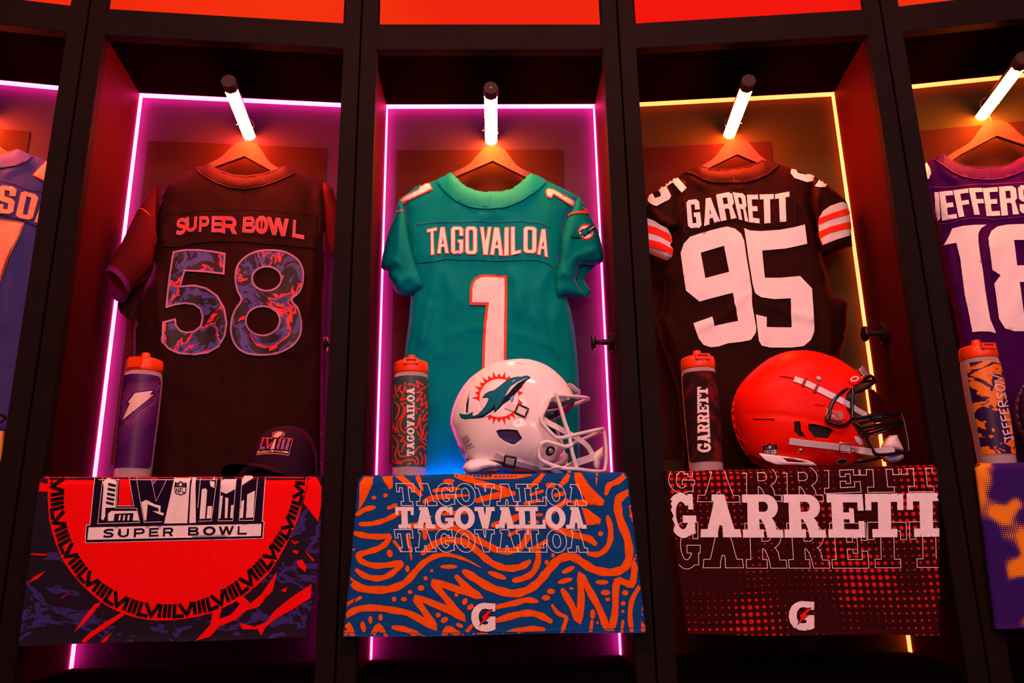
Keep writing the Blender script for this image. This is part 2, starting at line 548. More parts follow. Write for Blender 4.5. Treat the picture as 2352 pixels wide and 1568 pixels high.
# ------------------------------------------------------------------ coat hooks on the right-hand side panels
HOOK_LABEL = {-1: 'black coat hook beside the dark jersey numbered 58', 0: 'black coat hook beside the teal jersey', 1: 'black coat hook beside the brown jersey numbered 95'}
for i in HOOK_LABEL:
    T = Thing(L[i], 'coat_hook', HOOK_LABEL[i], 'hook', (B_HALF, 0.205, 0.548), group='coat hooks on the locker sides')
    c = (B_HALF, 0.205, 0.548)
    T.part('wall_plate', *lathe([(0.027, -0.001), (0.027, -0.008), (0.024, -0.010)], 28, c, 'x'), M_black, smooth=False)
    T.part('post', *lathe([(0.0085, -0.006), (0.0078, -0.040), (0.0085, -0.047)], 16, c, 'x'), M_black, smooth=False)
    T.part('knob', *lathe([(0.011, -0.045), (0.019, -0.047), (0.0205, -0.051), (0.019, -0.056), (0.011, -0.057)], 24, c, 'x'), M_black, smooth=False)

# ------------------------------------------------------------------ clothes hangers
def fr(s, ox, oy):
    """pixel positions measured in an enlarged cut-out of the photograph"""
    return lambda pts: [np.array([p[0] / s + ox, p[1] / s + oy]) for p in pts]
Z2 = fr(2.8, 780, 0)
HANG_Y = 0.285
HANG_LABEL = {-2: 'wooden hanger carrying the violet jersey at the left edge', -1: 'wooden hanger carrying the dark jersey numbered 58',
              0: 'wooden hanger carrying the teal jersey', 1: 'wooden hanger carrying the brown jersey numbered 95', 2: 'wooden hanger carrying the purple 18 jersey'}
M_wood = mat('dark_stained_wood', (0.060, 0.026, 0.013), 0.5, vary=0.2, vscale=25, coat=0.0, spec=.3)
M_wire = mat('hook_wire', (0.75, 0.7, 0.66), 0.25, metal=1.0)
top = Z2([(735, 1104), (790, 1080), (840, 1048), (880, 1003), (915, 965), (945, 947), (985, 939), (1025, 945), (1058, 960), (1090, 998), (1130, 1052), (1180, 1088), (1235, 1112)])
und = Z2([(1300, 1190), (1190, 1134), (985, 1033), (760, 1130), (660, 1190)])
tp = sm([np.array([730 - 780, 0]) * 0 + p for p in top], 4)
prof = [L[0].at(p[0], p[1], HANG_Y - 0.006) for p in Z2([(640, 1160)]) + tp + Z2([(1320, 1165)]) + und]
prof2 = [(p[0], p[2]) for p in prof]
hv, ht = fill([prof2], step=0.02, grid=False)
def hanger_geo():
    v = []; f = []
    n = len(hv)
    for yy in (HANG_Y - 0.006, HANG_Y + 0.006):
        for x, z in hv: v.append((x, yy, z))
    f += [tuple(t) for t in ht] + [tuple(n + j for j in t[::-1]) for t in ht]
    idx = {tuple(np.round(p, 7)): k for k, p in enumerate(hv)}
    for lp in loops(hv, ht):
        ii = [idx[tuple(np.round(p, 7))] for p in lp]
        for a, b in zip(ii, ii[1:] + ii[:1]): f.append((b, a, n + a, n + b))
    return v, f
hgv, hgf = hanger_geo()
zt = max(p[1] for p in hv)
wire = [(0.002, HANG_Y, zt - 0.004), (0.002, HANG_Y, zt + 0.014), (0.010, HANG_Y, zt + 0.026)]
for k in range(19):
    a = math.radians(-55 + 235 * k / 18)
    wire.append((0.0215 * math.cos(a), HANG_Y - 0.010 * k / 18, TUBE_Z + 0.0215 * math.sin(a)))
wire.append((-0.026, HANG_Y - 0.010, TUBE_Z - 0.004))
wv, wf = tube(sm(wire, 3), 0.0013, 8)
h0 = None
for i in LK:
    T = Thing(L[i], 'clothes_hanger', HANG_LABEL[i], 'hanger', (0, HANG_Y, zt), group='wooden hangers on the tube lights')
    T.part('wooden_body', hgv, hgf, M_wood)
    wvi = wv if i <= 0 else [(-q[0], q[1], q[2]) for q in wv]
    T.part('hook_wire', wvi, wf, M_wire, smooth=True)

# ================================================================== lettering
def gA(tx, ty, bar=0.62): return [[(0, 1), (.5 - tx * .62, 0), (.5 + tx * .35, 0), (tx * 1.0, 1)], [(1, 1), (.5 + tx * .62, 0), (.5 - tx * .35, 0), (1 - tx * 1.0, 1)], rect(.22, bar, .78, bar + ty * .95)], []
def block(ch, tx, ty):
    c, d = .2, .09
    oct_ = lambda x0, y0, x1, y1, c, d: [(x0 + c, y0), (x1 - c, y0), (x1, y0 + d), (x1, y1 - d), (x1 - c, y1), (x0 + c, y1), (x0, y1 - d), (x0, y0 + d)]
    if ch == 'T': return [rect(0, 0, 1, ty), rect(.5 - tx / 2, 0, .5 + tx / 2, 1)], []
    if ch == 'A': return gA(tx, ty)
    if ch == 'V': return [[(0, 0), (tx * 1.0, 0), (.5 + tx * .35, 1), (.5 - tx * .62, 1)], [(1, 0), (1 - tx * 1.0, 0), (.5 - tx * .35, 1), (.5 + tx * .62, 1)]], []
    if ch == 'O': return [oct_(0, 0, 1, 1, c, d)], [oct_(tx, ty, 1 - tx, 1 - ty, .05, .03)]
    if ch == 'I': return [rect(0, 0, 1, 1)], []
    if ch == 'L': return [rect(0, 0, tx, 1), rect(0, 1 - ty, 1, 1)], []
    if ch == 'E': return [rect(0, 0, tx, 1), rect(0, 0, 1, ty), rect(0, .5 - ty * .5, .88, .5 + ty * .5), rect(0, 1 - ty, 1, 1)], []
    if ch == 'F': return [rect(0, 0, tx, 1), rect(0, 0, 1, ty), rect(0, .5 - ty * .5, .92, .5 + ty * .5)], []
    if ch == 'J': return [[(1 - tx, 0), (1, 0), (1, 1 - d), (1 - c, 1), (0, 1), (0, 1 - ty), (1 - tx, 1 - ty)]], []
    if ch == 'R': return [[(0, 0), (1 - c, 0), (1, d), (1, .44), (.86, .52), (1, .6 if tx < .3 else 1), (1, 1), (1 - tx, 1), (1 - tx, .62), (1 - tx * 1.25, .58), (tx, .58), (tx, 1), (0, 1)]], [rect(tx, ty, 1 - tx, .58 - ty)]
    if ch == 'G': return [[(1, .36), (1, d), (1 - c, 0), (c, 0), (0, d), (0, 1 - d), (c, 1), (1 - c, 1), (1, 1 - d), (1, .46), (.5, .46), (.5, .46 + ty * .9), (1 - tx, .46 + ty * .9), (1 - tx, 1 - ty), (tx, 1 - ty), (tx, ty), (1 - tx, ty), (1 - tx, .36)]], []
    if ch == 'S': return [[(1, .33), (1, d), (1 - c, 0), (c, 0), (0, d), (0, .47), (.2, .57), (1 - tx, .62), (1 - tx, 1 - ty), (tx, 1 - ty), (tx, .68), (0, .68), (0, 1 - d), (c, 1), (1 - c, 1), (1, 1 - d), (1, .53), (.8, .43), (tx, .38), (tx, ty), (1 - tx, ty), (1 - tx, .33)]], []
    if ch == 'N': return [rect(0, 0, tx, 1), rect(1 - tx, 0, 1, 1), [(0, 0), (tx, 0), (1, 1), (1 - tx, 1)]], []
def slab(ch):
    s = .19
    if ch == 'T': return [rect(0, 0, 1, s), rect(0, 0, .16, .38), rect(.84, 0, 1, .38), rect(.33, 0, .67, 1), rect(.17, 1 - s, .83, 1)], []
    if ch == 'A': return [[(.12, 1), (.36, 0), (.66, 0), (.40, 1)], [(.90, 1), (.66, 0), (.36, 0), (.60, 1)], rect(.25, 0, .66, s * .8), rect(0, 1 - s, .43, 1), rect(.55, 1 - s, 1, 1), rect(.25, .55, .76, .72)], []
    if ch == 'V': return [[(.10, 0), (.36, 1), (.64, 1), (.42, 0)], [(.90, 0), (.64, 1), (.36, 1), (.60, 0)], rect(0, 0, .46, s), rect(.56, 0, 1, s)], []
    if ch == 'O': return [ell(.5, .5, .5, .52, 36)], [ell(.5, .5, .2, .31, 28)]
    if ch == 'I': return [rect(.24, 0, .76, 1), rect(0, 0, 1, s), rect(0, 1 - s, 1, 1)], []
    if ch == 'L': return [rect(.14, 0, .46, 1), rect(0, 0, .6, s), rect(0, 1 - s, 1, 1), rect(.83, .6, 1, 1)], []
    if ch == 'R': return [rect(.12, 0, .42, 1), rect(0, 0, .5, s), rect(0, 1 - s, .52, 1), [(.3, 0)] + ell(.62, .285, .3, .285, 14, -math.pi / 2, math.pi / 2) + [(.3, .57)],
                          [(.40, .5), (.62, .5), (.76, .56), (.82, .66), (.84, .82), (1, .82), (1, 1), (.60, 1), (.57, .80), (.52, .66)]], [[(.42, .17)] + ell(.56, .285, .1, .115, 8, -math.pi / 2, math.pi / 2) + [(.42, .40)]]
    if ch == 'E': return [rect(.12, 0, .44, 1), rect(0, 0, 1, s), rect(0, 1 - s, 1, 1), rect(.84, 0, 1, .38), rect(.84, .62, 1, 1), rect(.12, .42, .66, .58), rect(.6, .33, .73, .67)], []
    if ch == 'G':
        o = ell(.5, .5, .5, .52, 30, math.radians(-38), math.radians(-322)); i = ell(.5, .5, .21, .32, 24, math.radians(-322), math.radians(-42))
        return [o + i, rect(.74, 0.0, .92, .36), rect(.52, .50, 1.0, .67), rect(.68, .5, .94, .93)], []
def sans(ch):
    t, h = .21, .24
    if ch == 'S': return stroke(sm([(.93, .2), (.7, .11), (.3, .12), (.12, .28), (.3, .45), (.7, .54), (.88, .72), (.7, .88), (.3, .89), (.06, .78)], 4), .21, cap='flat'), []
    if ch == 'U': return stroke([(.1, 0), (.1, .6)] + ell(.5, .6, .4, .29, 10, math.pi, 0) + [(.9, 0)], .2, cap='flat'), []
    if ch == 'P': return [rect(0, 0, .2, 1), [(.1, 0)] + ell(.66, .33, .34, .33, 12, -math.pi / 2, math.pi / 2) + [(.1, .66)]], [[(.2, .2)] + ell(.64, .33, .15, .13, 8, -math.pi / 2, math.pi / 2) + [(.2, .46)]]
    if ch == 'E': return [rect(0, 0, .2, 1), rect(0, 0, 1, .2), rect(0, .4, .92, .6), rect(0, .8, 1, 1)], []
    if ch == 'F': return [rect(0, 0, .24, 1), rect(0, 0, 1, .2), rect(0, .42, .86, .62)], []
    if ch == 'R': return [rect(0, 0, .2, 1), [(.1, 0)] + ell(.66, .33, .34, .33, 12, -math.pi / 2, math.pi / 2) + [(.1, .66)], [(.5, .55), (.74, .55), (1, 1), (.74, 1)]], [[(.2, .2)] + ell(.64, .33, .15, .13, 8, -math.pi / 2, math.pi / 2) + [(.2, .46)]]
    if ch == 'B': return [rect(0, 0, .2, 1), [(.1, 0)] + ell(.68, .26, .26, .26, 10, -math.pi / 2, math.pi / 2) + [(.1, .52)], [(.1, .46)] + ell(.70, .73, .30, .27, 10, -math.pi / 2, math.pi / 2) + [(.1, 1)]], \
        [[(.2, .18)] + ell(.64, .26, .09, .08, 6, -math.pi / 2, math.pi / 2) + [(.2, .34)], [(.2, .6)] + ell(.66, .7, .12, .1, 6, -math.pi / 2, math.pi / 2) + [(.2, .8)]]
    if ch == 'O': return [ell(.5, .5, .5, .51, 32)], [ell(.5, .5, .28, .29, 24)]
    if ch == 'W': return [[(0, 0), (.15, 0), (.32, .72), (.27, 1), (.2, 1)], [(.2, 1), (.36, 1), (.58, .0), (.42, 0)], [(.42, 0), (.58, 0), (.8, 1), (.64, 1)], [(.64, 1), (.8, 1), (1, 0), (.85, 0)]], []
    if ch == 'L': return [rect(0, 0, .2, 1), rect(0, .8, 1, 1)], []
    if ch == 'N': return [rect(0, 0, .24, 1), rect(.76, 0, 1, 1), [(0, 0), (.24, 0), (1, 1), (.76, 1)]], []
    if ch == 'V': return [[(0, 0), (.26, 0), (.63, 1), (.37, 1)], [(1, 0), (.74, 0), (.37, 1), (.63, 1)]], []
    if ch == 'I': return [rect(0, 0, 1, 1)], []
def inquad(polys, q, n=3):
    TL, TR, BR, BL = [np.asarray(a, float) for a in q]
    o = []
    for p in polys:
        d = []
        m = len(p)
        for i in range(m):
            a, b = np.asarray(p[i], float), np.asarray(p[(i + 1) % m], float)
            k = n if np.abs(b - a).max() > .4 else 1
            for j in range(k):
                u, w = a + (b - a) * j / k
                d.append((TL * (1 - u) + TR * u) * (1 - w) + (BL * (1 - u) + BR * u) * w)
        o.append(d)
    return o
def glyphs(font, chars, quads, *a):
    S, Hh = [], []
    for c, q in zip(chars, quads):
        s, h = font(c, *a)
        s = inquad(s, q); h = inquad(h, q)
        S.append((s, h))
    return S
def line(font, text, top, bot, widths, gap, *a):
    """letters along a line between a top edge and a bottom edge, each a (left, right) pair of points"""
    tot = sum(widths) + gap * (len(text) - 1)
    (tl, tr), (bl, br) = [[np.asarray(p, float) for p in e] for e in (top, bot)]
    x = 0; G = []
    for c, w in zip(text, widths):
        u0, u1 = x / tot, (x + w) / tot
        x += w + gap
        if c == ' ': continue
        q = (tl + (tr - tl) * u0, tl + (tr - tl) * u1, bl + (br - bl) * u1, bl + (br - bl) * u0)
        s, h = font(c, *a)
        G.append((inquad(s, q), inquad(h, q)))
    return G

class Print:
    """flat marks laid on a surface in layers, added to a Geo"""
    def __init__(s, lk, geo, bvh, step=8.0):
        s.lk, s.g, s.bvh, s.step = lk, geo, bvh, step
    def put(s, solids, m, off, holes=(), smooth=True, step=None, grid=True):
        v2, t = fill(solids, holes, step or s.step, grid)
        V, t = drape(s.lk, v2, t, s.bvh, off)
        if len(t): s.g.add(V, t, m, smooth)
    def letters(s, G, m, off, border=None, bm=None, boff=None, outline=None, step=None):
        for S, Hh in G:
            if border:
                a, b = grow(S, Hh, border)
                s.put(a, bm, boff, b, step=step)
            if outline:
                for big, small in rim(S, Hh, outline / 2, outline / 2):
                    s.put([big], m, off, [small], step=step, grid=False)
            else:
                s.put(S, m, off, Hh, step=step)

def glyph_g(f, cx, cy, w, h):
    """the white capital with a small red bolt, as solids / hole / dark outline / bolt (in cut-out pixels)"""
    P = lambda pts: f([(cx + x * w, cy + y * h) for x, y in pts])
    S = P([(.15, -.5), (.5, -.48), (.49, -.20), (.30, -.20), (.22, -.27), (.08, -.30), (-.06, -.27), (-.17, -.14), (-.19, .02), (-.15, .16), (-.05, .25), (.08, .27), (.19, .24), (.20, .15), (.10, .15), (.10, -.02),
           (.5, -.02), (.5, .43), (.36, .49), (.15, .52), (-.1, .5), (-.3, .42), (-.44, .25), (-.5, .05), (-.48, -.15), (-.38, -.34), (-.2, -.46), (0, -.51)])
    B = P([(.40, -.27), (.20, -.22), (-.10, .02), (.0, .04), (-.14, .30), (.26, -.03), (.15, -.04)])
    BO = P([(.40, -.29), (.18, -.26), (-.17, .04), (-.07, .06), (-.17, .33), (.32, -.05), (.2, -.06)])
    return S, B, BO

# ================================================================== jerseys
def dist_to(P, poly):
    P = np.asarray(P, float); a = np.asarray(poly, float); b = np.roll(a, -1, 0)
    d = np.full(len(P), 1e9)
    for p, q in zip(a, b):
        ab = q - p; t = np.clip(((P - p) @ ab) / (ab @ ab + 1e-12), 0, 1)
        d = np.minimum(d, np.linalg.norm(P - (p + t[:, None] * ab), axis=1))
    return d
def garment(lk, outline, y0, bulge, R=45.0, folds=(), step=9.0, back=0.4, seed=1, crease=0.0018, edge=None):
    """a hanging cloth piece: outline in pixels on the plane y0, rounded towards the viewer by bulge,
    folds = (polyline, half width px, height m); returns verts, faces (front first), number of front faces"""
    outline = [np.asarray(p, float) for p in outline]
    v2, t = fill([outline], step=step)
    d = dist_to(v2, edge if edge is not None else dens(outline, step))
    k = np.clip(d / R, 0, 1); h = bulge * np.sqrt(np.clip(1 - (1 - k) ** 2, 0, 1))
    w = np.clip(d / 14.0, 0, 1)
    for pl, hw, ht in folds:
        pl = [np.asarray(p, float) for p in pl]
        dd = np.full(len(v2), 1e9); along = np.zeros(len(v2))
        m = len(pl)
        for i in range(m - 1):
            ab = pl[i + 1] - pl[i]; tt = np.clip(((v2 - pl[i]) @ ab) / (ab @ ab), 0, 1)
            q = np.linalg.norm(v2 - (pl[i] + tt[:, None] * ab), axis=1)
            sel = q < dd; dd[sel] = q[sel]; along[sel] = (i + tt[sel]) / (m - 1)
        h = h + w * ht * 1.35 * np.exp(-(dd / hw) ** 2) * np.clip(np.minimum(along, 1 - along) * 5 + .25, 0, 1)
    nz = np.array([noise.noise(Vector((p[0] * .016 + seed, p[1] * .006, seed * 3.1))) * 1.0 + .55 * noise.noise(Vector((p[0] * .035, p[1] * .02 + seed, 7.7))) for p in v2])
    h = h * (1 + .2 * (bulge > .02)) + w * crease * 3.4 * nz
    h = np.where(v2[:, 1] > 820, np.minimum(h, .030), h)
    V = []
    for p, a in zip(v2, h):
        q = lk.at(p[0], p[1], y0 - a)
        V.append(q)
    n = len(v2)
    onb = d < 1e-6
    idx = np.arange(n)
    bk = np.empty(n, int); c = n
    for i in range(n):
        if onb[i]: bk[i] = i
        else:
            bk[i] = c; c += 1
            V.append(lk.at(v2[i][0], v2[i][1], y0 - h[i]) * 0 + np.array([V[i][0], y0 + back * bulge * math.sqrt(max(0, 1 - (1 - k[i]) ** 2)), V[i][2]]))
    F = [tuple(a) for a in t] + [tuple(bk[j] for j in a[::-1]) for a in t if not (onb[a].all())]
    V = np.array(V); V[:, 0] = np.clip(V[:, 0], -.313, .313)
    return V, F, len(t)
def cloth(name, c, c2=None, **k):
    return mat(name, c, k.pop('rough', 0.62), bump=0.35, bscale=900, sheen=k.pop('sheen', 0.0), vary=0.04, spec=k.pop('spec', 0.02), **k)

class Jersey:
    def __init__(s, i, label, fabric, base_px):
        s.lk = L[i]; s.m = fabric; s.pieces = []
        s.T = Thing(s.lk, 'football_jersey', label, 'jersey', s.lk.at(base_px[0], base_px[1], 0.255), group='football jerseys on hangers')
    def piece(s, name, outline, y0, bulge, **k):
        m = k.pop('m', s.m); lab = k.pop('label', None)
        V, F, nf = garment(s.lk, outline, y0, bulge, **k)
        o = s.T.part(name, V, F, m, smooth=True, label=lab)
        s.pieces.append((V, F[:nf]))
        return o
    def surf(s, which=None):
        V = []; F = []
        for a, (v, f) in enumerate(s.pieces):
            if which is not None and a not in which: continue
            k = len(V); V += [tuple(q) for q in v]; F += [tuple(k + j for j in t) for t in f]
        return bvh_of(V, F)
    def mark(s, name, bvh, fn, parent=None, label=None, step=8.0):
        g = Geo(); fn(Print(s.lk, g, bvh, step))
        if g.f: return g.part(s.T, name, parent, label)

M_white_twill = mat('white_twill', (0.80, 0.78, 0.77), 0.55, bump=0.25, bscale=1200, spec=0.25)
M_orange_twill = mat('orange_twill', (0.80, 0.055, 0.012), 0.55, bump=0.2, bscale=1200, spec=0.25)

# ---------------------------------------------------------------- teal jersey, number 1
ZA = fr(4.238, 860, 360); ZB = fr(2.903, 840, 560)
teal = cloth('teal_jersey_cloth', (0.0, 0.235, 0.245)); teal2 = cloth('teal_collar_cloth', (0.0, 0.25, 0.25)); teal_d = cloth('blue_side_mesh', (0.0, 0.12, 0.27))
J = Jersey(0, 'teal football jersey with a big white 1 outlined in orange', teal, (1130, 420))
neck = ZA([(745, 155), (800, 210), (870, 275), (960, 320), (1060, 342), (1150, 345), (1250, 340), (1340, 310), (1430, 245), (1490, 190), (1525, 160)])
body = neck + ZA([(1600, 195), (1680, 235), (1800, 290), (1900, 340), (1985, 380), (1960, 460), (1900, 560), (1850, 700), (1830, 850), (1800, 1000), (1790, 1150), (1820, 1300), (1890, 1350)]) + \
    ZB([(1340, 350), (1370, 450), (1392, 570), (1410, 740), (1418, 850), (1424, 950), (1428, 1100), (1430, 1300), (1430, 1640), (200, 1640), (225, 1200), (240, 900), (258, 760), (270, 650), (290, 500), (300, 350)]) + \
    ZA([(400, 1250), (350, 1080), (330, 900), (310, 700), (300, 560), (285, 470), (240, 410), (330, 350), (400, 290), (480, 270), (600, 225)])
fa = [(ZA([(1250, 520), (1120, 560), (1000, 600)]), 16, .004), (ZA([(1330, 470), (1500, 380), (1580, 300)]), 10, .003), (ZA([(820, 440), (740, 560), (640, 640)]), 12, .003),
      (ZA([(560, 1400), (600, 1100), (560, 900)]), 14, .006), (ZA([(760, 1568), (720, 1250), (700, 1080)]), 12, .004), (ZA([(1450, 1560), (1420, 1300), (1300, 1060)]), 14, .005),
      (ZA([(1640, 1560), (1600, 1300), (1700, 1080)]), 12, .006), (ZB([(430, 380), (400, 520), (370, 690)]), 9, .009), (ZB([(520, 620), (700, 560), (840, 555)]), 5, .003), (ZB([(940, 580), (1100, 620), (1280, 700)]), 5, .003),
      (ZB([(1260, 400), (1240, 560), (1300, 800), (1330, 1100)]), 12, .007), (ZB([(480, 700), (460, 1000), (430, 1300)]), 14, .006), (ZB([(1100, 450), (1150, 560)]), 8, .004), (ZB([(620, 820), (600, 1100)]), 12, .006),
      (ZB([(1000, 300), (1010, 500)]), 12, .004), (ZB([(560, 250), (640, 420)]), 14, .004)]
J.piece('body', body, 0.262, 0.024, folds=fa, R=40)
ls = ZA([(240, 410), (200, 540), (165, 650), (130, 760), (100, 880), (75, 980), (65, 1080), (140, 1112), (138, 1165), (165, 1230), (200, 1310), (245, 1342), (330, 1345), (380, 1330), (440, 1290), (500, 1285), (552, 1355), (490, 1230), (420, 1080), (380, 950), (340, 800), (315, 640), (300, 530), (285, 465)])
J.piece('sleeve', ls, 0.252, 0.028, R=26, step=7, seed=3, crease=.0022, folds=[(ZA([(290, 520), (330, 760), (400, 1020), (470, 1220)]), 7, .007), (ZA([(110, 990), (200, 1010), (260, 1060)]), 5, .006),
        (ZA([(170, 1160), (220, 1165), (250, 1210)]), 4, .006), (ZA([(200, 1270), (300, 1180), (380, 1170)]), 7, .007), (ZA([(250, 620), (240, 850), (200, 1050)]), 8, .006), (ZA([(190, 1235), (260, 1250)]), 4, .005)])
J.piece('sleeve_lining', ZA([(2235, 960), (2222, 1020), (2150, 1060), (2075, 1140), (2040, 1200), (2110, 1310), (2080, 1362), (1990, 1357), (1900, 1340), (1900, 1100), (2050, 980)]), 0.275, 0.01, R=20, step=7, seed=5)
rs = ZA([(1985, 380), (2040, 450), (2080, 530), (2130, 640), (2180, 730), (2210, 850), (2232, 960), (2222, 1020), (2170, 1042), (2050, 1040), (1995, 1055), (1985, 1130), (1960, 1190), (1985, 1260), (2040, 1330), (2078, 1362), (1990, 1357), (1900, 1350), (1830, 1350), (1775, 1390), (1750, 1300), (1760, 1150), (1800, 1000), (1815, 800), (1860, 630), (1910, 530), (1950, 450)])
J.piece('sleeve', rs, 0.248, 0.028, R=26, step=7, seed=9, crease=.002, folds=[(ZA([(1930, 520), (1850, 760), (1830, 1000), (1840, 1180)]), 7, .006), (ZA([(2050, 930), (2160, 900), (2215, 900)]), 6, .008), (ZA([(1905, 1090), (1930, 990), (2040, 930)]), 5, .006),
        (ZA([(1890, 1130), (1960, 1250), (2050, 1340)]), 6, .007), (ZA([(1780, 1160), (1850, 1130), (1900, 1160)]), 6, .006), (ZA([(1960, 640), (1900, 800), (1880, 1000)]), 8, .004)])
S_all = J.surf(); S_body = J.surf([0]); S_l = J.surf([1]); S_r = J.surf([3])
clow = ZA([(600, 225), (650, 290), (700, 345), (750, 390), (800, 430), (900, 475), (1000, 498), (1110, 505), (1250, 495), (1370, 455), (1480, 395), (1580, 330), (1680, 235)])
col = neck[::-1] + [np.array(p) for p in clow]
def f(P):
    P.put([col], teal2, .0022)
    for w, o in ((3.2, .003),): P.put(stroke(clow, w, cap='flat'), teal, o); P.put(stroke([p + np.array([0, .8]) for p in neck], 1.6, cap='flat'), teal_d, .003)
    P.put(stroke(ZA([(1125, 350), (1122, 500)]), 1.2, cap='flat'), teal_d, .003)
J.mark('collar', S_body, f)
ptop = ZA([(390, 668), (500, 655), (600, 640), (800, 640), (1000, 630), (1150, 642), (1300, 634), (1420, 628), (1520, 640), (1620, 650), (1720, 690)])
pbot = ZA([(1740, 1080), (1690, 1035), (1600, 1005), (1500, 1000), (1320, 1008), (1150, 1012), (1000, 1000), (850, 1003), (700, 992), (560, 1018), (400, 1030)])
stitch = cloth('pale_stitching', (0.10, 0.38, 0.36))
def f(P):
    P.put([ptop + pbot], teal, .0014)
    for ln in (ptop, pbot):
        P.put(stroke(ln, 2.6, cap='flat'), teal_d, .0019)
        q = dens([p + np.array([0, -1.6 if ln is ptop else 0.2]) for p in ln], 2.6, False)
        P.put([s for a in range(0, len(q) - 1, 2) for s in stroke(q[a:a + 2], 1.1, cap='flat')], stitch, .0026, grid=False)
    for ln in (ZA([(395, 668), (398, 1030)]), ):
        q = dens(ln, 2.6, False)
        P.put([s for a in range(0, len(q) - 1, 2) for s in stroke(q[a:a + 2], 1.0, cap='flat')], stitch, .0022, grid=False)
pan = J.mark('name_panel', S_body, f)
Q = lambda f, *c: [f(q) for q in c]
G = glyphs(lambda c: block(c, {'T': .34, 'A': .34, 'V': .36, 'I': 1, 'L': .46}.get(c, .37), .15), 'TAGOVAILOA', Q(ZA, [(508, 708), (612, 686), (617, 955), (513, 975)], [(607, 688), (722, 680), (730, 948), (603, 952)], [(742, 681), (868, 681), (868, 953), (742, 955)],
    [(881, 680), (1003, 680), (1003, 957), (881, 957)], [(1022, 683), (1143, 683), (1136, 963), (1026, 963)], [(1124, 688), (1256, 690), (1257, 972), (1121, 962)], [(1263, 690), (1312, 683), (1312, 968), (1258, 973)],
    [(1325, 683), (1423, 678), (1430, 945), (1325, 968)], [(1447, 678), (1582, 683), (1580, 948), (1447, 945)], [(1590, 708), (1700, 700), (1690, 988), (1578, 955)]))
def f(P):
    for S, Hh in G:
        P.put(S, M_orange_twill, .0030, Hh, step=6)
        a, b = grow(S, Hh, -1.5)
        P.put(a, M_white_twill, .0042, b, step=6)
J.mark('name_lettering', S_body, f, label='white capital letters edged in orange')
one = ZB([(693, 408), (696, 300), (703, 266), (724, 232), (760, 211), (800, 206), (945, 212), (942, 420), (938, 760), (938, 900), (776, 900), (779, 700), (785, 560), (803, 410)])
def f(P):
    P.put([one], M_orange_twill, .0028); a, b = grow([one], [], -6.0); P.put(a, M_white_twill, .0040)
J.mark('number', S_body, f, label='big white 1 edged in orange')
s1 = ZA([(243, 405), (262, 410), (432, 318), (445, 283), (463, 287), (500, 264), (530, 263), (550, 272), (572, 325), (275, 460)])
s2 = ZA([(1690, 308), (1740, 318), (1962, 440), (1925, 492), (1745, 378), (1722, 415), (1675, 395), (1660, 350), (1668, 320)])
for one, sf in ((s1, S_all), (s2, S_all)):
    def f(P):
        P.put([one], M_orange_twill, .0028, step=6); a, b = grow([one], [], -2.6); P.put(a, M_white_twill, .0040, step=6)
    J.mark('shoulder_number', sf, f)
def f(P): P.put([ZA([(1870, 590), (1895, 562), (1950, 537), (2005, 529), (2042, 529), (2020, 492), (2055, 507), (2078, 540), (2065, 558), (2000, 552), (1940, 558), (1890, 582)])], M_orange_twill, .0025, step=5)
J.mark('sleeve_tick', S_r, f)
def f(P): P.put([ZA([(198, 552), (215, 530), (275, 518), (272, 530), (225, 538)])], M_orange_twill, .0025, step=5)
J.mark('sleeve_tick', S_l, f)
D_TEAL = mat('emblem_teal', (0.0, 0.155, 0.215), 0.5, spec=0.08); D_NAVY = mat('emblem_navy', (0.003, 0.006, 0.03), 0.5, spec=0.08); D_RED = mat('emblem_red_orange', (0.85, 0.022, 0.008), 0.5, spec=0.1)
D_WHITE = mat('emblem_white', (0.80, 0.78, 0.77), 0.3); D_SKY = mat('emblem_sky_blue', (0.06, 0.33, 0.55), 0.3)
ZH = fr(5.057, 1000, 800)
def sun(f, cx, cy, r, rt, n, skip=(), rot=0.0, sy=1.0):
    p = []
    for k in range(n):
        a = 2 * math.pi * k / n + rot
        gone = any(x0 < (math.degrees(a) % 360) < x1 for x0, x1 in skip)
        big = rt * (1.0 if k % 2 == 0 else .90)
        for da, rr in ((-.5, r + (rt - r) * .16), (-.22, r + (rt - r) * .42), (0, r if gone else big), (.22, r + (rt - r) * .42)):
            b = a + da * 2 * math.pi / n
            if gone: rr = r
            p.append((cx + rr * math.cos(b), cy + rr * math.sin(b) * sy))
    return f(p)
dolph = [(1095, 340), (1080, 325), (1040, 324), (1000, 338), (950, 335), (880, 350), (830, 378), (790, 410), (740, 450), (690, 490), (620, 510), (580, 535), (555, 570), (600, 563), (630, 585), (600, 650), (560, 710), (500, 770), (455, 790), (420, 785), (440, 740), (400, 765), (350, 775), (290, 765), (305, 800), (350, 815), (400, 805), (470, 803), (550, 790), (620, 760), (690, 690), (690, 735), (740, 690), (800, 620), (860, 560), (900, 500), (950, 440), (1010, 395)]
belly = [(1095, 342), (1050, 380), (1010, 430), (960, 490), (915, 545), (860, 600), (790, 645), (740, 690), (690, 737), (690, 700), (620, 770), (540, 802), (450, 808), (400, 806), (480, 795), (560, 770), (640, 715), (695, 640), (690, 690), (705, 720), (760, 640), (800, 570), (840, 540), (900, 470), (960, 405), (1030, 370)]
whiteb = [(1075, 342), (1020, 362), (950, 395), (880, 440), (838, 500), (812, 555), (850, 520), (890, 470), (950, 410), (1020, 368)]
lite = [(905, 545), (865, 575), (872, 615), (890, 630), (908, 600), (916, 560)]
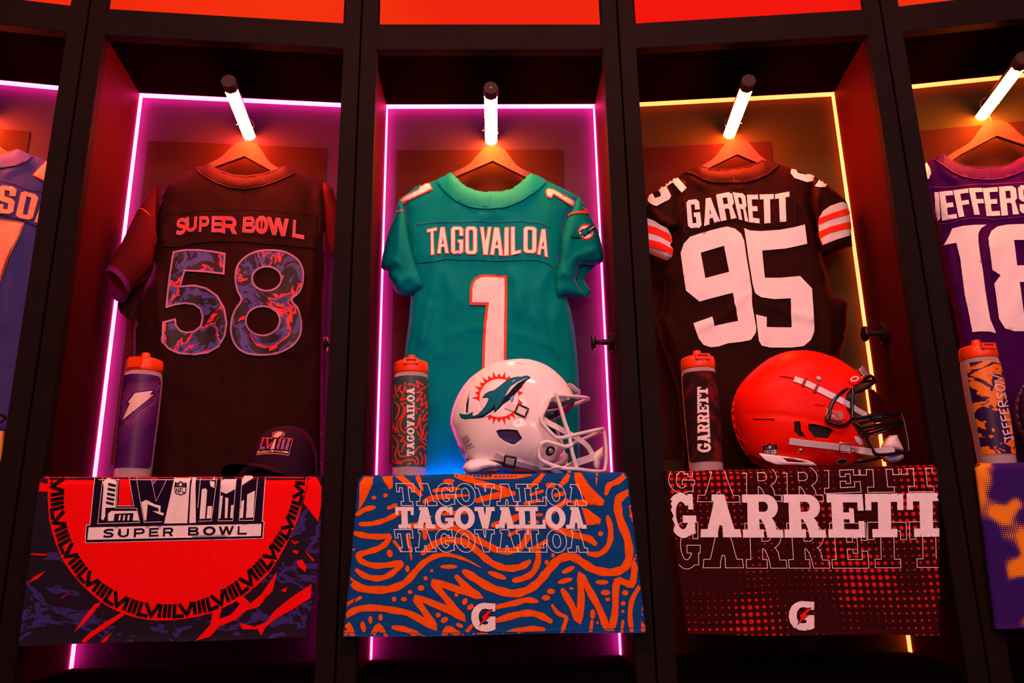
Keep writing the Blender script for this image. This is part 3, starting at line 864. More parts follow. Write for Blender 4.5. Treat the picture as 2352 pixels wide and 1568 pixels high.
def emblem(P, tf, o, rays=22, st=5):
    P.put([sun(tf, 740, 575, 228, 318, rays, ((118, 176), (-1, 4)), sy=1.0)], D_RED, o, [tf(ell(740, 575, 226, 222, 48))], step=st)
    P.put([tf(ell(740, 575, 227, 223, 48))], D_WHITE, o * .6, step=st)
    P.put(grow([tf(dolph)], [], 1.4)[0], D_NAVY, o * 1.5, step=st)
    P.put([tf(dolph)], D_TEAL, o * 2.0, step=st)
    P.put([tf(belly)], D_NAVY, o * 2.6, step=st)
    P.put([tf(whiteb)], D_WHITE, o * 3.2, step=st)
    P.put([tf([(640, 770), (560, 800), (600, 770), (680, 715), (650, 760)])], D_WHITE, o * 3.2, step=st)
    P.put([tf(lite)], D_SKY, o * 3.2, step=st)
    P.put([tf(p) for p in ([(890, 385), (915, 370), (930, 368), (905, 385)],)], D_WHITE, o * 3.2, step=st)
def small(pts):
    # the sleeve patch: same emblem, smaller and turned
    o = []
    for x, y in pts:
        u, w = (x - 740) / 318, (y - 580) / 318
        o.append(ZA([(2060 + 100 * (u * .95 - w * .10) , 733 + 88 * (w + u * .10))])[0])
    return o
J.mark('sleeve_patch', S_r, lambda P: emblem(P, small, .0012, 20, 4), label='round sunburst emblem patch')

# ---------------------------------------------------------------- dark jersey, number 58
Z1 = fr(2.8, 0, 0); Z4 = fr(2.8, 0, 540); ZS = fr(3.8231, 220, 370)
brownblk = cloth('black_jersey_cloth', (0.021, 0.0050, 0.0040), spec=.04); sleeve_red = cloth('maroon_sleeve_cloth', (0.085, 0.006, 0.008))
J = Jersey(-1, 'black short-sleeved jersey numbered 58 in marbled red and violet', brownblk, (580, 400))
neck = Z1([(1345, 1055), (1380, 1080), (1420, 1105), (1500, 1130), (1590, 1136), (1700, 1120), (1780, 1092), (1835, 1062)])
body = neck + Z1([(1915, 1100), (2000, 1130), (2080, 1170), (2140, 1210), (2150, 1260), (2130, 1400), (2090, 1568)]) + Z4([(2100, 200), (2085, 500), (2075, 900), (2070, 1720), (830, 1720), (850, 1100), (860, 700), (860, 640), (870, 560), (900, 400), (985, 220), (1000, 0)]) + \
    Z1([(1005, 1500), (1020, 1330), (1045, 1215), (1062, 1178), (1100, 1155), (1180, 1120), (1255, 1085)])
J.piece('body', body, 0.262, 0.024, R=40, folds=[(Z1([(1420, 1150), (1560, 1190), (1700, 1150)]), 8, .004), (Z1([(1040, 1200), (1030, 1400), (1050, 1568)]), 6, .008), (Z4([(1060, 900), (1030, 500), (1000, 200)]), 12, .006), (Z4([(1500, 1400), (1480, 1000), (1500, 700)]), 16, .004), (Z4([(1800, 1400), (1850, 900), (1900, 700)]), 16, .005),
        (Z1([(2040, 1180), (2060, 1400), (2070, 1568)]), 8, .006), (Z4([(2020, 0), (2000, 300), (1980, 600)]), 10, .006)], seed=11)
S_body = J.surf([0])
def sleeve_tube(lk, top, bot, y0, thick, shear, n=24):
    """an open tube of cloth between two silhouettes (pixels); shear pulls the near rim back to show the opening"""
    V = []; F = []; m = len(top)
    for k in range(m):
        a = lk.at(*top[k], y0); b = lk.at(*bot[k], y0); c = (a + b) / 2; h = (a - b) / 2
        sh = shear[k]
        for j in range(n):
            t = 2 * math.pi * j / n
            V.append(c + h * math.cos(t) + np.array([0, -thick[k] * math.sin(t), 0]) + np.array([sh[0], 0, sh[1]]) * math.sin(t))
    for k in range(m - 1):
        for j in range(n): F.append((k * n + j, k * n + (j + 1) % n, (k + 1) * n + (j + 1) % n, (k + 1) * n + j))
    return np.array(V), F
tp = ZS([(545, 215), (470, 290), (375, 430), (240, 710), (150, 860), (95, 955), (60, 1015)]); bt = ZS([(545, 700), (520, 760), (500, 900), (430, 1000), (350, 1090), (310, 1130), (275, 1190)])
V, F = sleeve_tube(J.lk, tp[:6], bt[:6], 0.236, [.020, .028, .034, .036, .036, .036], [(0, 0), (0, 0), (.0, .0), (.002, .003), (.006, .010), (.010, .016)])
sl = J.T.part('sleeve', V, F, sleeve_red, smooth=True, label='maroon sleeve')
J.pieces.append((V, F)); S_l = J.surf([1])
V2, F2 = sleeve_tube(J.lk, tp[5:], bt[5:], 0.236, [.036, .037], [(.010, .016), (.013, .022)])
cuffm = cloth('violet_cuff_tape', (0.13, 0.012, 0.12))
V2[:, 0] = np.maximum(V2[:, 0], -.3135)
J.T.part('cuff_band', V2, F2, cuffm, parent=sl, smooth=True, label='violet cuff band')
J.piece('under_sleeve', ZS([(330, 1090), (450, 1010), (500, 960), (420, 1180), (350, 1350), (330, 1430), (280, 1400), (215, 1330), (190, 1270), (200, 1210), (260, 1180)]), 0.285, 0.010, R=15, step=6)
def f(P): P.put(stroke(ZS([(378, 415), (420, 425), (455, 455), (480, 482)]), [1.2, 2.6, 2.6, .8]), M_orange_twill, .002, step=5)
J.mark('sleeve_tick', S_l, f)
J.piece('sleeve', Z1([(2080, 1168), (2142, 1208), (2160, 1270), (2220, 1400), (2260, 1560), (2230, 1650), (2140, 1660), (2100, 1560), (2080, 1400), (2070, 1250)]), 0.245, 0.02, R=20, step=7, m=sleeve_red)
clow = Z1([(1255, 1085), (1290, 1115), (1330, 1142), (1400, 1180), (1480, 1205), (1580, 1213), (1680, 1200), (1780, 1166), (1860, 1130), (1915, 1100)])
dk = cloth('black_seam', (0.012, 0.006, 0.006)); seam = cloth('rust_seam', (0.11, 0.035, 0.025))
def f(P):
    P.put([clow + neck[::-1]], brownblk, .002); P.put(stroke(clow, 1.6, cap='flat'), seam, .0028); P.put(stroke([p + np.array([0, -3]) for p in clow], 1.2, cap='flat'), dk, .0028)
    P.put(stroke([p + np.array([0, .8]) for p in neck], 1.5, cap='flat'), seam, .003)
    P.put(stroke(Z1([(1568, 1130), (1562, 1215)]), 1.1, cap='flat'), dk, .003)
J.mark('collar', S_body, f)
ptop = Z1([(1058, 1378), (1180, 1375), (1300, 1357), (1430, 1352), (1560, 1348), (1700, 1355), (1800, 1362), (1900, 1380), (2035, 1388)]); pbot = Z1([(2035, 1600), (1900, 1585), (1700, 1566), (1550, 1552), (1400, 1552), (1250, 1565), (1150, 1588), (1055, 1587)])
def f(P):
    P.put([ptop + pbot], brownblk, .0014)
    for ln in (ptop, pbot, [ptop[0], pbot[-1]], [ptop[-1], pbot[0]]): P.put(stroke(ln, 1.7, cap='flat'), dk, .0020)
    P.put(stroke(Z1([(1560, 1215), (1552, 1348)]), 1.2, cap='flat'), dk, .0012)
J.mark('name_panel', S_body, f)
M_red_vinyl = mat('red_orange_vinyl', (0.85, 0.032, 0.028), 0.45, spec=0.3); M_lilac = mat('lilac_vinyl', (0.36, 0.15, 0.34), 0.45, spec=0.3)
qs = [[(1140, 1412), (1196, 1402), (1196, 1500), (1135, 1518)], [(1200, 1402), (1268, 1397), (1262, 1490), (1196, 1495)], [(1287, 1396), (1345, 1394), (1338, 1490), (1282, 1492)], [(1367, 1394), (1426, 1395), (1424, 1494), (1362, 1493)], [(1430, 1394), (1518, 1400), (1522, 1506), (1428, 1500)],
      [(1568, 1400), (1640, 1396), (1640, 1500), (1562, 1496)], [(1644, 1394), (1724, 1394), (1722, 1506), (1644, 1504)], [(1722, 1400), (1855, 1412), (1858, 1524), (1728, 1508)], [(1890, 1418), (1950, 1424), (1954, 1540), (1882, 1526)]]
G = glyphs(sans, 'SUPERBOWL', [Z1(q) for q in qs])
def f(P):
    for S, Hh in G:
        a, b = grow(S, Hh, 1.0); P.put(a, M_lilac, .0026, b, step=6); P.put(S, M_red_vinyl, .0036, Hh, step=6)
    P.put([Z1(rect(1678, 1396, 1690, 1504))[0:4]], M_red_vinyl, .0037, step=6)
J.mark('name_lettering', S_body, f, label='red lettering edged in lilac')
def marble(name, cols, scale, seed, stretch=(1, 1, 1), pos=(0.40, 0.47, 0.53, 0.57), dist=1.6, rough=0.5):
    m, nt, N, K, b = nodes_of(name)
    tc = N.new('ShaderNodeTexCoord'); mp = N.new('ShaderNodeMapping'); mp.inputs['Scale'].default_value = stretch; mp.inputs['Location'].default_value = (seed, seed * 1.7, seed * .6)
    mp.inputs['Rotation'].default_value = (0, 0.6, 0)
    K.new(tc.outputs['Object'], mp.inputs['Vector'])
    n = N.new('ShaderNodeTexNoise'); n.inputs['Scale'].default_value = scale; n.inputs['Detail'].default_value = 5; n.inputs['Roughness'].default_value = .58; n.inputs['Distortion'].default_value = dist
    K.new(mp.outputs['Vector'], n.inputs['Vector'])
    cr = N.new('ShaderNodeValToRGB'); cr.color_ramp.interpolation = 'CONSTANT'
    el = cr.color_ramp.elements
    while len(el) < len(cols): el.new(0.5)
    for e, p, c in zip(el, (0.0,) + tuple(pos), cols): e.position = p; e.color = (*c, 1)
    K.new(n.outputs['Fac'], cr.inputs['Fac']); K.new(cr.outputs['Color'], b.inputs['Base Color'])
    b.inputs['Roughness'].default_value = rough; b.inputs['Specular IOR Level'].default_value = .25
    return m
BK, PU, RD = (0.012, 0.004, 0.009), (0.060, 0.048, 0.26), (0.85, 0.025, 0.03)
M_marble = marble('marbled_number_vinyl', [BK, PU, BK, RD, PU, BK], 11, 3.0, (1, 1, .8), (.40, .46, .545, .575, .625), .8)
five = [(1115, 107), (1200, 94), (1280, 94), (1370, 104), (1453, 118), (1443, 255), (1320, 240), (1192, 233), (1165, 328), (1250, 322), (1330, 340), (1400, 390), (1445, 470), (1462, 570), (1450, 650), (1410, 720), (1340, 760), (1250, 773), (1150, 765), (1080, 735), (1042, 690), (1045, 560), (1130, 538), (1135, 580), (1160, 612), (1200, 625), (1250, 618), (1290, 585), (1303, 530), (1290, 480), (1250, 450), (1190, 442), (1130, 452), (1065, 470), (1085, 300)]
eight = sm([(1735, 95), (1830, 105), (1910, 150), (1952, 215), (1955, 300), (1930, 370), (1880, 420), (1920, 470), (1943, 560), (1935, 640), (1890, 710), (1810, 757), (1700, 775), (1590, 765), (1520, 720), (1487, 640), (1485, 560), (1508, 485), (1550, 418), (1525, 360), (1512, 270), (1530, 190), (1590, 130), (1660, 102)], 3, True)
eh = [ell(1717, 282, 90, 74, 30), ell(1692, 552, 105, 90, 30)]
def f(P):
    for S, Hh in (([Z4(five)], []), ([Z4(eight)], [Z4(e) for e in eh])):
        P.put(S, M_marble, .0026, Hh, step=6)
        for big, sml in rim(S, Hh, 0.6, 3.6): P.put([big], M_lilac, .0036, [sml], step=7, grid=False)
J.mark('number', S_body, f, label='marbled 58 with lilac edge')

# ---------------------------------------------------------------- brown jersey, number 95
ZG = fr(4.356, 1470, 340); ZR = fr(2.697, 1480, 540)
brown = cloth('brown_jersey_cloth', (0.017, 0.0042, 0.003), rough=.5, spec=.03)
J = Jersey(1, 'brown football jersey with a plain white 95 and striped sleeves', brown, (1680, 400))
neck = ZG([(590, 180), (680, 205), (780, 215), (900, 215), (1000, 203), (1100, 180), (1180, 150), (1235, 120)])
body = neck + ZG([(1300, 135), (1400, 165), (1500, 200), (1620, 240), (1740, 285), (1745, 350), (1725, 450), (1720, 560), (1740, 700), (1770, 800), (1800, 950)]) + ZR([(1100, 140), (1130, 220), (1150, 310), (1175, 375), (1235, 390), (1262, 420), (1258, 560), (1245, 650), (1222, 740), (1210, 950), (1205, 1560), (230, 1560), (235, 1250), (200, 950), (150, 800), (100, 650), (75, 520), (110, 470)]) + \
    ZG([(250, 1380), (210, 1250), (260, 1160), (330, 1050), (350, 900), (300, 760), (260, 640), (300, 560), (330, 480), (200, 400), (360, 300), (440, 240), (520, 208)])
J.piece('body', body, 0.262, 0.024, R=40, seed=21, folds=[(ZG([(620, 220), (780, 290), (940, 260), (1100, 280)]), 8, .005), (ZG([(900, 350), (960, 400), (1060, 370)]), 7, .004), (ZG([(470, 260), (540, 330), (640, 380)]), 7, .005), (ZG([(430, 440), (400, 640), (380, 830)]), 8, .008), (ZG([(1600, 480), (1680, 640), (1740, 800)]), 8, .006),
        (ZR([(300, 600), (500, 500), (660, 340)]), 6, .004), (ZR([(700, 400), (800, 440), (900, 480), (1150, 540)]), 6, .005), (ZR([(120, 500), (200, 700), (230, 1000)]), 12, .007), (ZR([(1100, 300), (1150, 500), (1150, 800)]), 12, .006)])
lsl = ZG([(200, 400), (65, 500), (20, 640), (0, 800), (0, 1000), (60, 1060), (105, 1052), (180, 1085), (265, 1122), (312, 1090), (325, 1030), (312, 900), (340, 820), (400, 800), (440, 600), (460, 480), (480, 320), (360, 300)])
J.piece('sleeve', lsl, 0.246, 0.026, R=26, step=7, seed=23, folds=[(ZG([(100, 600), (200, 720), (380, 800)]), 7, .007), (ZG([(440, 380), (400, 560), (380, 760)]), 8, .008)])
J.piece('under_sleeve', ZG([(105, 1040), (265, 1110), (330, 1020), (380, 1150), (400, 1350), (380, 1500), (250, 1380), (130, 1300), (40, 1200)]), 0.282, 0.012, R=18, step=7, seed=26)
rsl = ZG([(1740, 285), (1820, 330), (1890, 370), (1960, 430), (2030, 500), (2068, 540), (2100, 700), (2112, 840), (2125, 985), (2070, 1000), (1980, 1050), (1870, 1085), (1825, 1060), (1790, 940), (1765, 800), (1730, 640), (1715, 520), (1722, 400)])
J.piece('sleeve', rsl, 0.246, 0.026, R=26, step=7, seed=27, folds=[(ZG([(1780, 420), (1760, 600), (1790, 800)]), 7, .007)])
S_body = J.surf([0]); S_all = J.surf(); S_l = J.surf([1]); S_r = J.surf([3])
clow = ZG([(440, 245), (540, 270), (620, 315), (720, 345), (850, 350), (950, 352), (1060, 345), (1170, 315), (1280, 265), (1400, 166)])
dkb = cloth('dark_brown_seam', (0.012, 0.004, 0.003)); rst = cloth('rust_stitching', (0.16, 0.045, 0.02))
def dash(P, ln, w, m, off, st=2.6):
    q = dens(ln, st, False)
    P.put([s for a in range(0, len(q) - 1, 2) for s in stroke(q[a:a + 2], w, cap='flat')], m, off, grid=False)
def f(P):
    P.put([neck + clow[::-1]], brown, .0022); P.put(stroke(clow, 1.8, cap='flat'), dkb, .0028); dash(P, [p + np.array([0, -2.5]) for p in clow], 1.0, rst, .003)
    P.put(stroke([p + np.array([0, .8]) for p in neck], 1.4, cap='flat'), dkb, .003); dash(P, ZG([(940, 215), (938, 350)]), 1.0, rst, .003)
J.mark('collar', S_body, f)
ptop = ZG([(440, 505), (560, 490), (700, 455), (800, 435), (900, 425), (1000, 428), (1200, 452), (1350, 440), (1540, 420)]); pbot = ZG([(1550, 768), (1350, 775), (1200, 775), (1100, 745), (1000, 718), (900, 712), (780, 745), (600, 800), (440, 850)])
def f(P):
    P.put([ptop + pbot], brown, .0014)
    for ln in (ptop, pbot, [ptop[0], pbot[-1]], [ptop[-1], pbot[0]]): P.put(stroke(ln, 1.8, cap='flat'), dkb, .0020); dash(P, [p + np.array([0, 1.6]) for p in ln], .9, rst, .0022)
J.mark('name_panel', S_body, f)
G = glyphs(lambda c: block(c, {'T': .45, 'A': .34, 'E': .4}.get(c, .36), .17), 'GARRETT', Q(ZG, [(455, 527), (586, 512), (616, 800), (482, 808)], [(622, 512), (742, 495), (800, 735), (638, 783)], [(758, 470), (914, 440), (965, 702), (806, 735)], [(924, 442), (1048, 460), (1082, 742), (986, 715)],
    [(1065, 470), (1178, 468), (1195, 757), (1090, 745)], [(1195, 467), (1336, 465), (1340, 752), (1207, 760)], [(1348, 466), (1491, 440), (1500, 735), (1358, 748)]))
J.mark('name_lettering', S_body, lambda P: P.letters(G, M_white_twill, .0030, step=6), label='white block letters')
nine = ZG([(410, 1050), (440, 960), (500, 890), (600, 855), (800, 802), (870, 788), (950, 810), (1010, 860), (1040, 930), (1062, 1080), (1090, 1250), (1115, 1420), (1122, 1568)]) + ZR([(692, 575), (690, 605), (660, 650), (600, 662), (520, 670), (460, 690), (410, 695), (365, 680), (335, 640), (303, 547), (420, 506), (432, 562), (580, 532), (548, 358), (440, 385), (340, 412), (258, 345), (240, 230)])
nh = ZG([(605, 1050), (840, 978), (890, 1240), (650, 1303)])
fiv = ZG([(1040, 805), (1100, 828), (1200, 835), (1400, 820), (1540, 795), (1646, 768), (1670, 960), (1560, 985), (1450, 1008), (1220, 1028), (1247, 1300), (1400, 1300), (1600, 1282), (1718, 1405), (1730, 1568)]) + ZR([(1051, 560), (1050, 600), (1030, 650), (985, 688), (910, 697), (780, 697), (725, 685), (708, 655), (690, 492), (757, 508), (757, 570), (911, 572), (906, 392), (800, 398), (720, 386), (685, 360), (668, 300), (650, 180)])
def f(P): P.put([nine], M_white_twill, .0026, [nh]); P.put([fiv], M_white_twill, .0026)
J.mark('number', S_body, f, label='big plain white 95')
def f(P): P.put([ZG([(65, 500), (128, 460), (150, 507), (205, 490), (212, 468), (185, 428), (265, 388), (310, 482), (290, 518), (165, 583), (130, 575), (98, 550)]), ZG([(200, 400), (345, 300), (376, 306), (458, 400), (410, 443), (330, 350), (222, 425)])], M_white_twill, .0030, step=6)
J.mark('shoulder_number', S_all, f)
def f(P): P.put([ZG([(1510, 203), (1557, 225), (1575, 256), (1660, 275), (1672, 258), (1738, 286), (1730, 330), (1665, 345), (1540, 305), (1502, 258)])], M_white_twill, .0030, step=6)
J.mark('shoulder_number', S_all, f)
def f(P): P.put([ZG([(1790, 325), (1810, 345), (1830, 330), (1885, 365), (1850, 395), (1800, 398), (1757, 383)])], M_white_twill, .0030, step=6)
J.mark('shoulder_number', S_r, f)
M_stripe = cloth('white_sleeve_band', (0.66, 0.64, 0.72)); M_orange_st = cloth('orange_sleeve_stripe', (0.85, 0.03, 0.012))
def f(P):
    P.put([ZG([(1825, 635), (1900, 580), (2000, 547), (2067, 538), (2098, 700), (2108, 830), (2090, 878), (1960, 918), (1832, 970), (1805, 900), (1790, 780), (1792, 700)])], M_stripe, .0022, step=6)
    P.put([ZG([(1793, 705), (1900, 660), (2080, 600), (2090, 662), (1900, 720), (1791, 768)]), ZG([(1793, 842), (1900, 790), (2098, 735), (2104, 800), (1900, 850), (1808, 905)])], M_orange_st, .0032, step=6)
J.mark('sleeve_stripes', S_r, f)
def f(P):
    P.put([ZG([(20, 690), (80, 705), (150, 730), (270, 800), (310, 880), (325, 1030), (312, 1088), (265, 1120), (105, 1050), (20, 1020)])], M_stripe, .0022, step=6)
    P.put([ZG([(20, 760), (85, 775), (160, 797), (260, 845), (312, 890), (305, 945), (200, 885), (90, 850), (20, 835)]), ZG([(20, 905), (97, 920), (200, 945), (322, 1015), (316, 1065), (200, 1020), (102, 990), (20, 970)])], M_orange_st, .0032, step=6)
J.mark('sleeve_stripes', S_l, f)

# ---------------------------------------------------------------- purple jersey, number 18
ZL = fr(3.4844, 2110, 330)
purple = cloth('purple_jersey_cloth', (0.040, 0.0025, 0.070))
J = Jersey(2, 'purple football jersey with a white 18, at the right edge', purple, (2270, 400))
neck = ZL([(205, 85), (250, 120), (310, 155), (380, 180), (480, 192), (580, 188), (680, 180), (760, 150), (840, 100), (890, 60)])
body = neck + ZL([(1000, 110), (1130, 190), (1190, 300), (1170, 700), (1150, 1100), (1180, 1500)]) + [np.array([2450, 1160]), np.array([2225, 1160])] + ZL([(370, 1900), (330, 1568), (280, 1300), (225, 1120), (190, 900), (140, 600), (40, 400), (20, 200), (60, 150), (120, 120)])
J.piece('body', body, 0.262, 0.024, R=40, seed=31, folds=[(ZL([(150, 150), (250, 260), (330, 300)]), 8, .005), (ZL([(480, 300), (560, 310)]), 6, .004), (ZL([(180, 700), (260, 960), (300, 1200)]), 12, .007), (ZL([(230, 1100), (330, 1300), (400, 1568)]), 10, .006), (ZL([(560, 700), (560, 1100), (590, 1500)]), 12, .004)])
J.piece('sleeve', ZL([(60, 150), (-40, 230), (-120, 420), (-140, 640), (-30, 700), (80, 660), (150, 620), (110, 400), (70, 250)]), 0.246, 0.024, R=24, step=8, seed=33)
J.piece('sleeve', ZL([(1130, 190), (1260, 300), (1330, 600), (1240, 700), (1170, 680), (1180, 400)]), 0.246, 0.024, R=24, step=9, seed=34)
S_body = J.surf([0])
clow = ZL([(120, 122), (200, 180), (260, 225), (340, 262), (450, 285), (570, 290), (680, 278), (780, 245), (880, 195), (1000, 112)])
pse = cloth('violet_seam', (0.18, 0.02, 0.20)); pdk = cloth('dark_violet_seam', (0.02, 0.002, 0.04))
def f(P):
    P.put([neck + clow[::-1]], purple, .0022); P.put(stroke(clow, 1.4, cap='flat'), pse, .0028); P.put(stroke([p + np.array([0, .8]) for p in neck], 1.4, cap='flat'), pdk, .003); P.put(stroke(ZL([(575, 190), (578, 285)]), 1.1, cap='flat'), pdk, .003)
J.mark('collar', S_body, f)
ptop = ZL([(60, 345), (200, 352), (330, 338), (480, 325), (620, 325), (840, 310), (1050, 320)]); pbot = ZL([(1050, 600), (840, 585), (700, 598), (600, 612), (540, 598), (430, 595), (330, 612), (240, 640), (100, 648)])
def f(P):
    P.put([ptop + pbot], purple, .0014)
    for ln in (ptop, pbot): P.put(stroke(ln, 1.6, cap='flat'), pse, .0020)
J.mark('name_panel', S_body, f)
G = glyphs(lambda c: block(c, {'E': .42, 'F': .42, 'J': .5}.get(c, .36), .16), 'JEFFERSON', Q(ZL, [(95, 392), (158, 390), (180, 615), (112, 625)], [(162, 388), (268, 378), (305, 600), (192, 617)], [(274, 376), (390, 361), (425, 575), (318, 592)], [(396, 360), (502, 355), (545, 568), (442, 572)], [(508, 358), (628, 350), (650, 578), (540, 582)],
    [(638, 348), (772, 340), (802, 565), (660, 580)], [(790, 336), (905, 336), (905, 556), (810, 560)], [(925, 338), (1030, 345), (1015, 565), (920, 560)], [(1045, 346), (1120, 356), (1110, 590), (1035, 580)]))
J.mark('name_lettering', S_body, lambda P: P.letters(G, M_white_twill, .0030, step=6), label='white block letters')
o18 = ZL([(205, 812), (268, 680), (350, 660), (450, 652), (540, 650), (495, 680), (475, 720), (474, 780), (490, 900), (515, 1030), (530, 1150), (552, 1290), (570, 1400), (615, 1518), (570, 1505), (500, 1502), (425, 1508), (395, 1350), (365, 1200), (345, 1050), (330, 920), (300, 795)])
e18 = ZL([(700, 650), (840, 645), (960, 655), (1040, 690), (1080, 770), (1060, 1000), (1000, 1060), (1060, 1110), (1070, 1350), (1020, 1450), (930, 1500), (760, 1502), (690, 1480), (640, 1400), (600, 1120), (655, 1055), (585, 1012), (555, 760), (580, 700), (630, 665)])
def f(P): P.put([o18], M_white_twill, .0026); P.put([e18], M_white_twill, .0026, [ZL([(760, 772), (925, 772), (930, 972), (785, 976)]), ZL([(805, 1108), (925, 1108), (930, 1350), (838, 1358)])])
J.mark('number', S_body, f, label='big white 18')
def f(P): P.put([ZL([(20, 165), (65, 155), (90, 200), (100, 240), (85, 280), (60, 290), (20, 290)])], M_white_twill, .003, step=6)
J.mark('shoulder_number', J.surf(), f)

# ---------------------------------------------------------------- violet-blue jersey at the left edge
Z5 = fr(3.269, 0, 80)
viol = cloth('violet_blue_jersey_cloth', (0.055, 0.055, 0.27)); vseam = cloth('dark_violet_blue_seam', (0.03, 0.025, 0.12)); M_peach = mat('peach_twill', (0.80, 0.33, 0.22), 0.55, spec=.25)
J = Jersey(-2, 'violet-blue football jersey with peach lettering, at the left edge', viol, (-30, 370))
neck = Z5([(-300, 870), (-200, 905), (-100, 915), (0, 900), (70, 880), (130, 860)])
body = neck + Z5([(200, 890), (290, 922), (400, 970), (430, 1040), (400, 1200), (390, 1500)]) + [np.array([150, 1160]), np.array([-300, 1160]), np.array([-270, 420])] + Z5([(-450, 930)])
J.piece('body', body, 0.262, 0.024, R=40, seed=41, folds=[(Z5([(20, 1060), (150, 980), (260, 940)]), 8, .005), (Z5([(100, 1400), (60, 1900), (40, 2300)]), 14, .006)])
J.piece('sleeve', Z5([(400, 970), (560, 1100), (640, 1400), (540, 1460), (430, 1380), (400, 1200)]), 0.246, 0.024, R=24, step=8, seed=44)
S_body = J.surf([0])
clow = Z5([(-330, 960), (-200, 1000), (-80, 1010), (20, 1000), (120, 985), (200, 955), (250, 915)])
def f(P): P.put([neck + clow[::-1] + []], viol, .0022); P.put(stroke(clow, 1.8, cap='flat'), vseam, .0028); P.put(stroke([p + np.array([0, .8]) for p in neck], 1.2, cap='flat'), vseam, .003)
J.mark('collar', S_body, f)
ptop = Z5([(-400, 1080), (-200, 1085), (0, 1100), (120, 1128), (200, 1165), (330, 1188), (420, 1195)]); pbot = Z5([(400, 1470), (250, 1430), (150, 1385), (0, 1350), (-200, 1335), (-400, 1330)])
def f(P):
    P.put([ptop + pbot], viol, .0014)
    for ln in (ptop, pbot): P.put(stroke(ln, 2.4, cap='flat'), vseam, .0020)
J.mark('name_panel', S_body, f)
G = glyphs(lambda c: block(c, .34, .15), 'SON', Q(Z5, [(0, 1130), (130, 1150), (100, 1350), (-20, 1340)], [(165, 1170), (292, 1210), (245, 1395), (120, 1375)], [(330, 1215), (430, 1235), (390, 1435), (262, 1410)]))
M_copper = mat('copper_border_twill', (0.42, 0.10, 0.03), 0.5)
def f(P):
    for S, Hh in G:
        a, b = grow(S, Hh, 1.0); P.put(a, M_copper, .0028, b, step=6); P.put(S, M_peach, .0038, Hh, step=6)
J.mark('name_lettering', S_body, f)
num = Z5([(-300, 1380), (0, 1400), (165, 1425), (140, 1500), (90, 1590), (0, 1830), (-60, 2060), (-120, 2060), (-50, 1750), (0, 1600), (-300, 1560)])
def f(P): P.put(grow([num], [], 4.5)[0], M_copper, .0028); P.put([num], M_peach, .0040)
J.mark('number', S_body, f)
sn = Z5([(255, 1055), (345, 960), (420, 1000), (400, 1120), (330, 1095)])
def f(P): P.put(grow([sn], [], 2)[0], M_orange_twill, .0028, step=6); P.put([sn], M_peach, .004, step=6)
J.mark('shoulder_number', S_body, f)

# ================================================================== towels over the shelf edges
def halftone(name, ca, cb, pitch, nscale, rmin, rmax, lo, hi, seed):
    m, nt, N, K, b = nodes_of(name)
    def math_(op, a, bb=None):
        n = N.new('ShaderNodeMath'); n.operation = op
        for k, q in enumerate((a, bb)):
            if q is None: continue
            if isinstance(q, (int, float)): n.inputs[k].default_value = q
            else: K.new(q, n.inputs[k])
        return n.outputs[0]
    tc = N.new('ShaderNodeTexCoord'); sx = N.new('ShaderNodeSeparateXYZ'); K.new(tc.outputs['Object'], sx.inputs[0])
    along = math_('ADD', sx.outputs['Z'], sx.outputs['Y'])
    X = math_('DIVIDE', sx.outputs['X'], pitch); Z = math_('DIVIDE', along, pitch)
    fx = math_('SUBTRACT', math_('FRACT', math_('ADD', X, 100.0)), 0.5); fz = math_('SUBTRACT', math_('FRACT', math_('ADD', Z, 100.0)), 0.5)
    d = math_('SQRT', math_('ADD', math_('MULTIPLY', fx, fx), math_('MULTIPLY', fz, fz)))
    cx = math_('MULTIPLY', math_('FLOOR', X), pitch); cz = math_('MULTIPLY', math_('FLOOR', Z), pitch)
    cv = N.new('ShaderNodeCombineXYZ'); K.new(cx, cv.inputs[0]); K.new(cz, cv.inputs[2]); cv.inputs[1].default_value = seed
    n = N.new('ShaderNodeTexNoise'); n.inputs['Scale'].default_value = nscale; n.inputs['Detail'].default_value = 1.5; K.new(cv.outputs[0], n.inputs['Vector'])
    mr = N.new('ShaderNodeMapRange'); mr.inputs['From Min'].default_value = lo; mr.inputs['From Max'].default_value = hi; mr.inputs['To Min'].default_value = rmin; mr.inputs['To Max'].default_value = rmax
    K.new(n.outputs['Fac'], mr.inputs['Value'])
    s = math_('LESS_THAN', d, mr.outputs['Result'])
    mx = N.new('ShaderNodeMix'); mx.data_type = 'RGBA'; K.new(s, mx.inputs['Factor']); mx.inputs['A'].default_value = (*ca, 1); mx.inputs['B'].default_value = (*cb, 1)
    K.new(mx.outputs['Result'], b.inputs['Base Color'])
    b.inputs['Roughness'].default_value = .85; b.inputs['Specular IOR Level'].default_value = .1
    n2 = N.new('ShaderNodeTexNoise'); n2.inputs['Scale'].default_value = 500; K.new(tc.outputs['Object'], n2.inputs['Vector'])
    bp = N.new('ShaderNodeBump'); bp.inputs['Strength'].default_value = .4; bp.inputs['Distance'].default_value = .003; K.new(n2.outputs['Fac'], bp.inputs['Height']); K.new(bp.outputs['Normal'], b.inputs['Normal'])
    return m
def terry(name, c, vary=.10): return mat(name, c, .9, bump=.55, bscale=420, vary=vary, vscale=60, spec=.06, sheen=0.0)
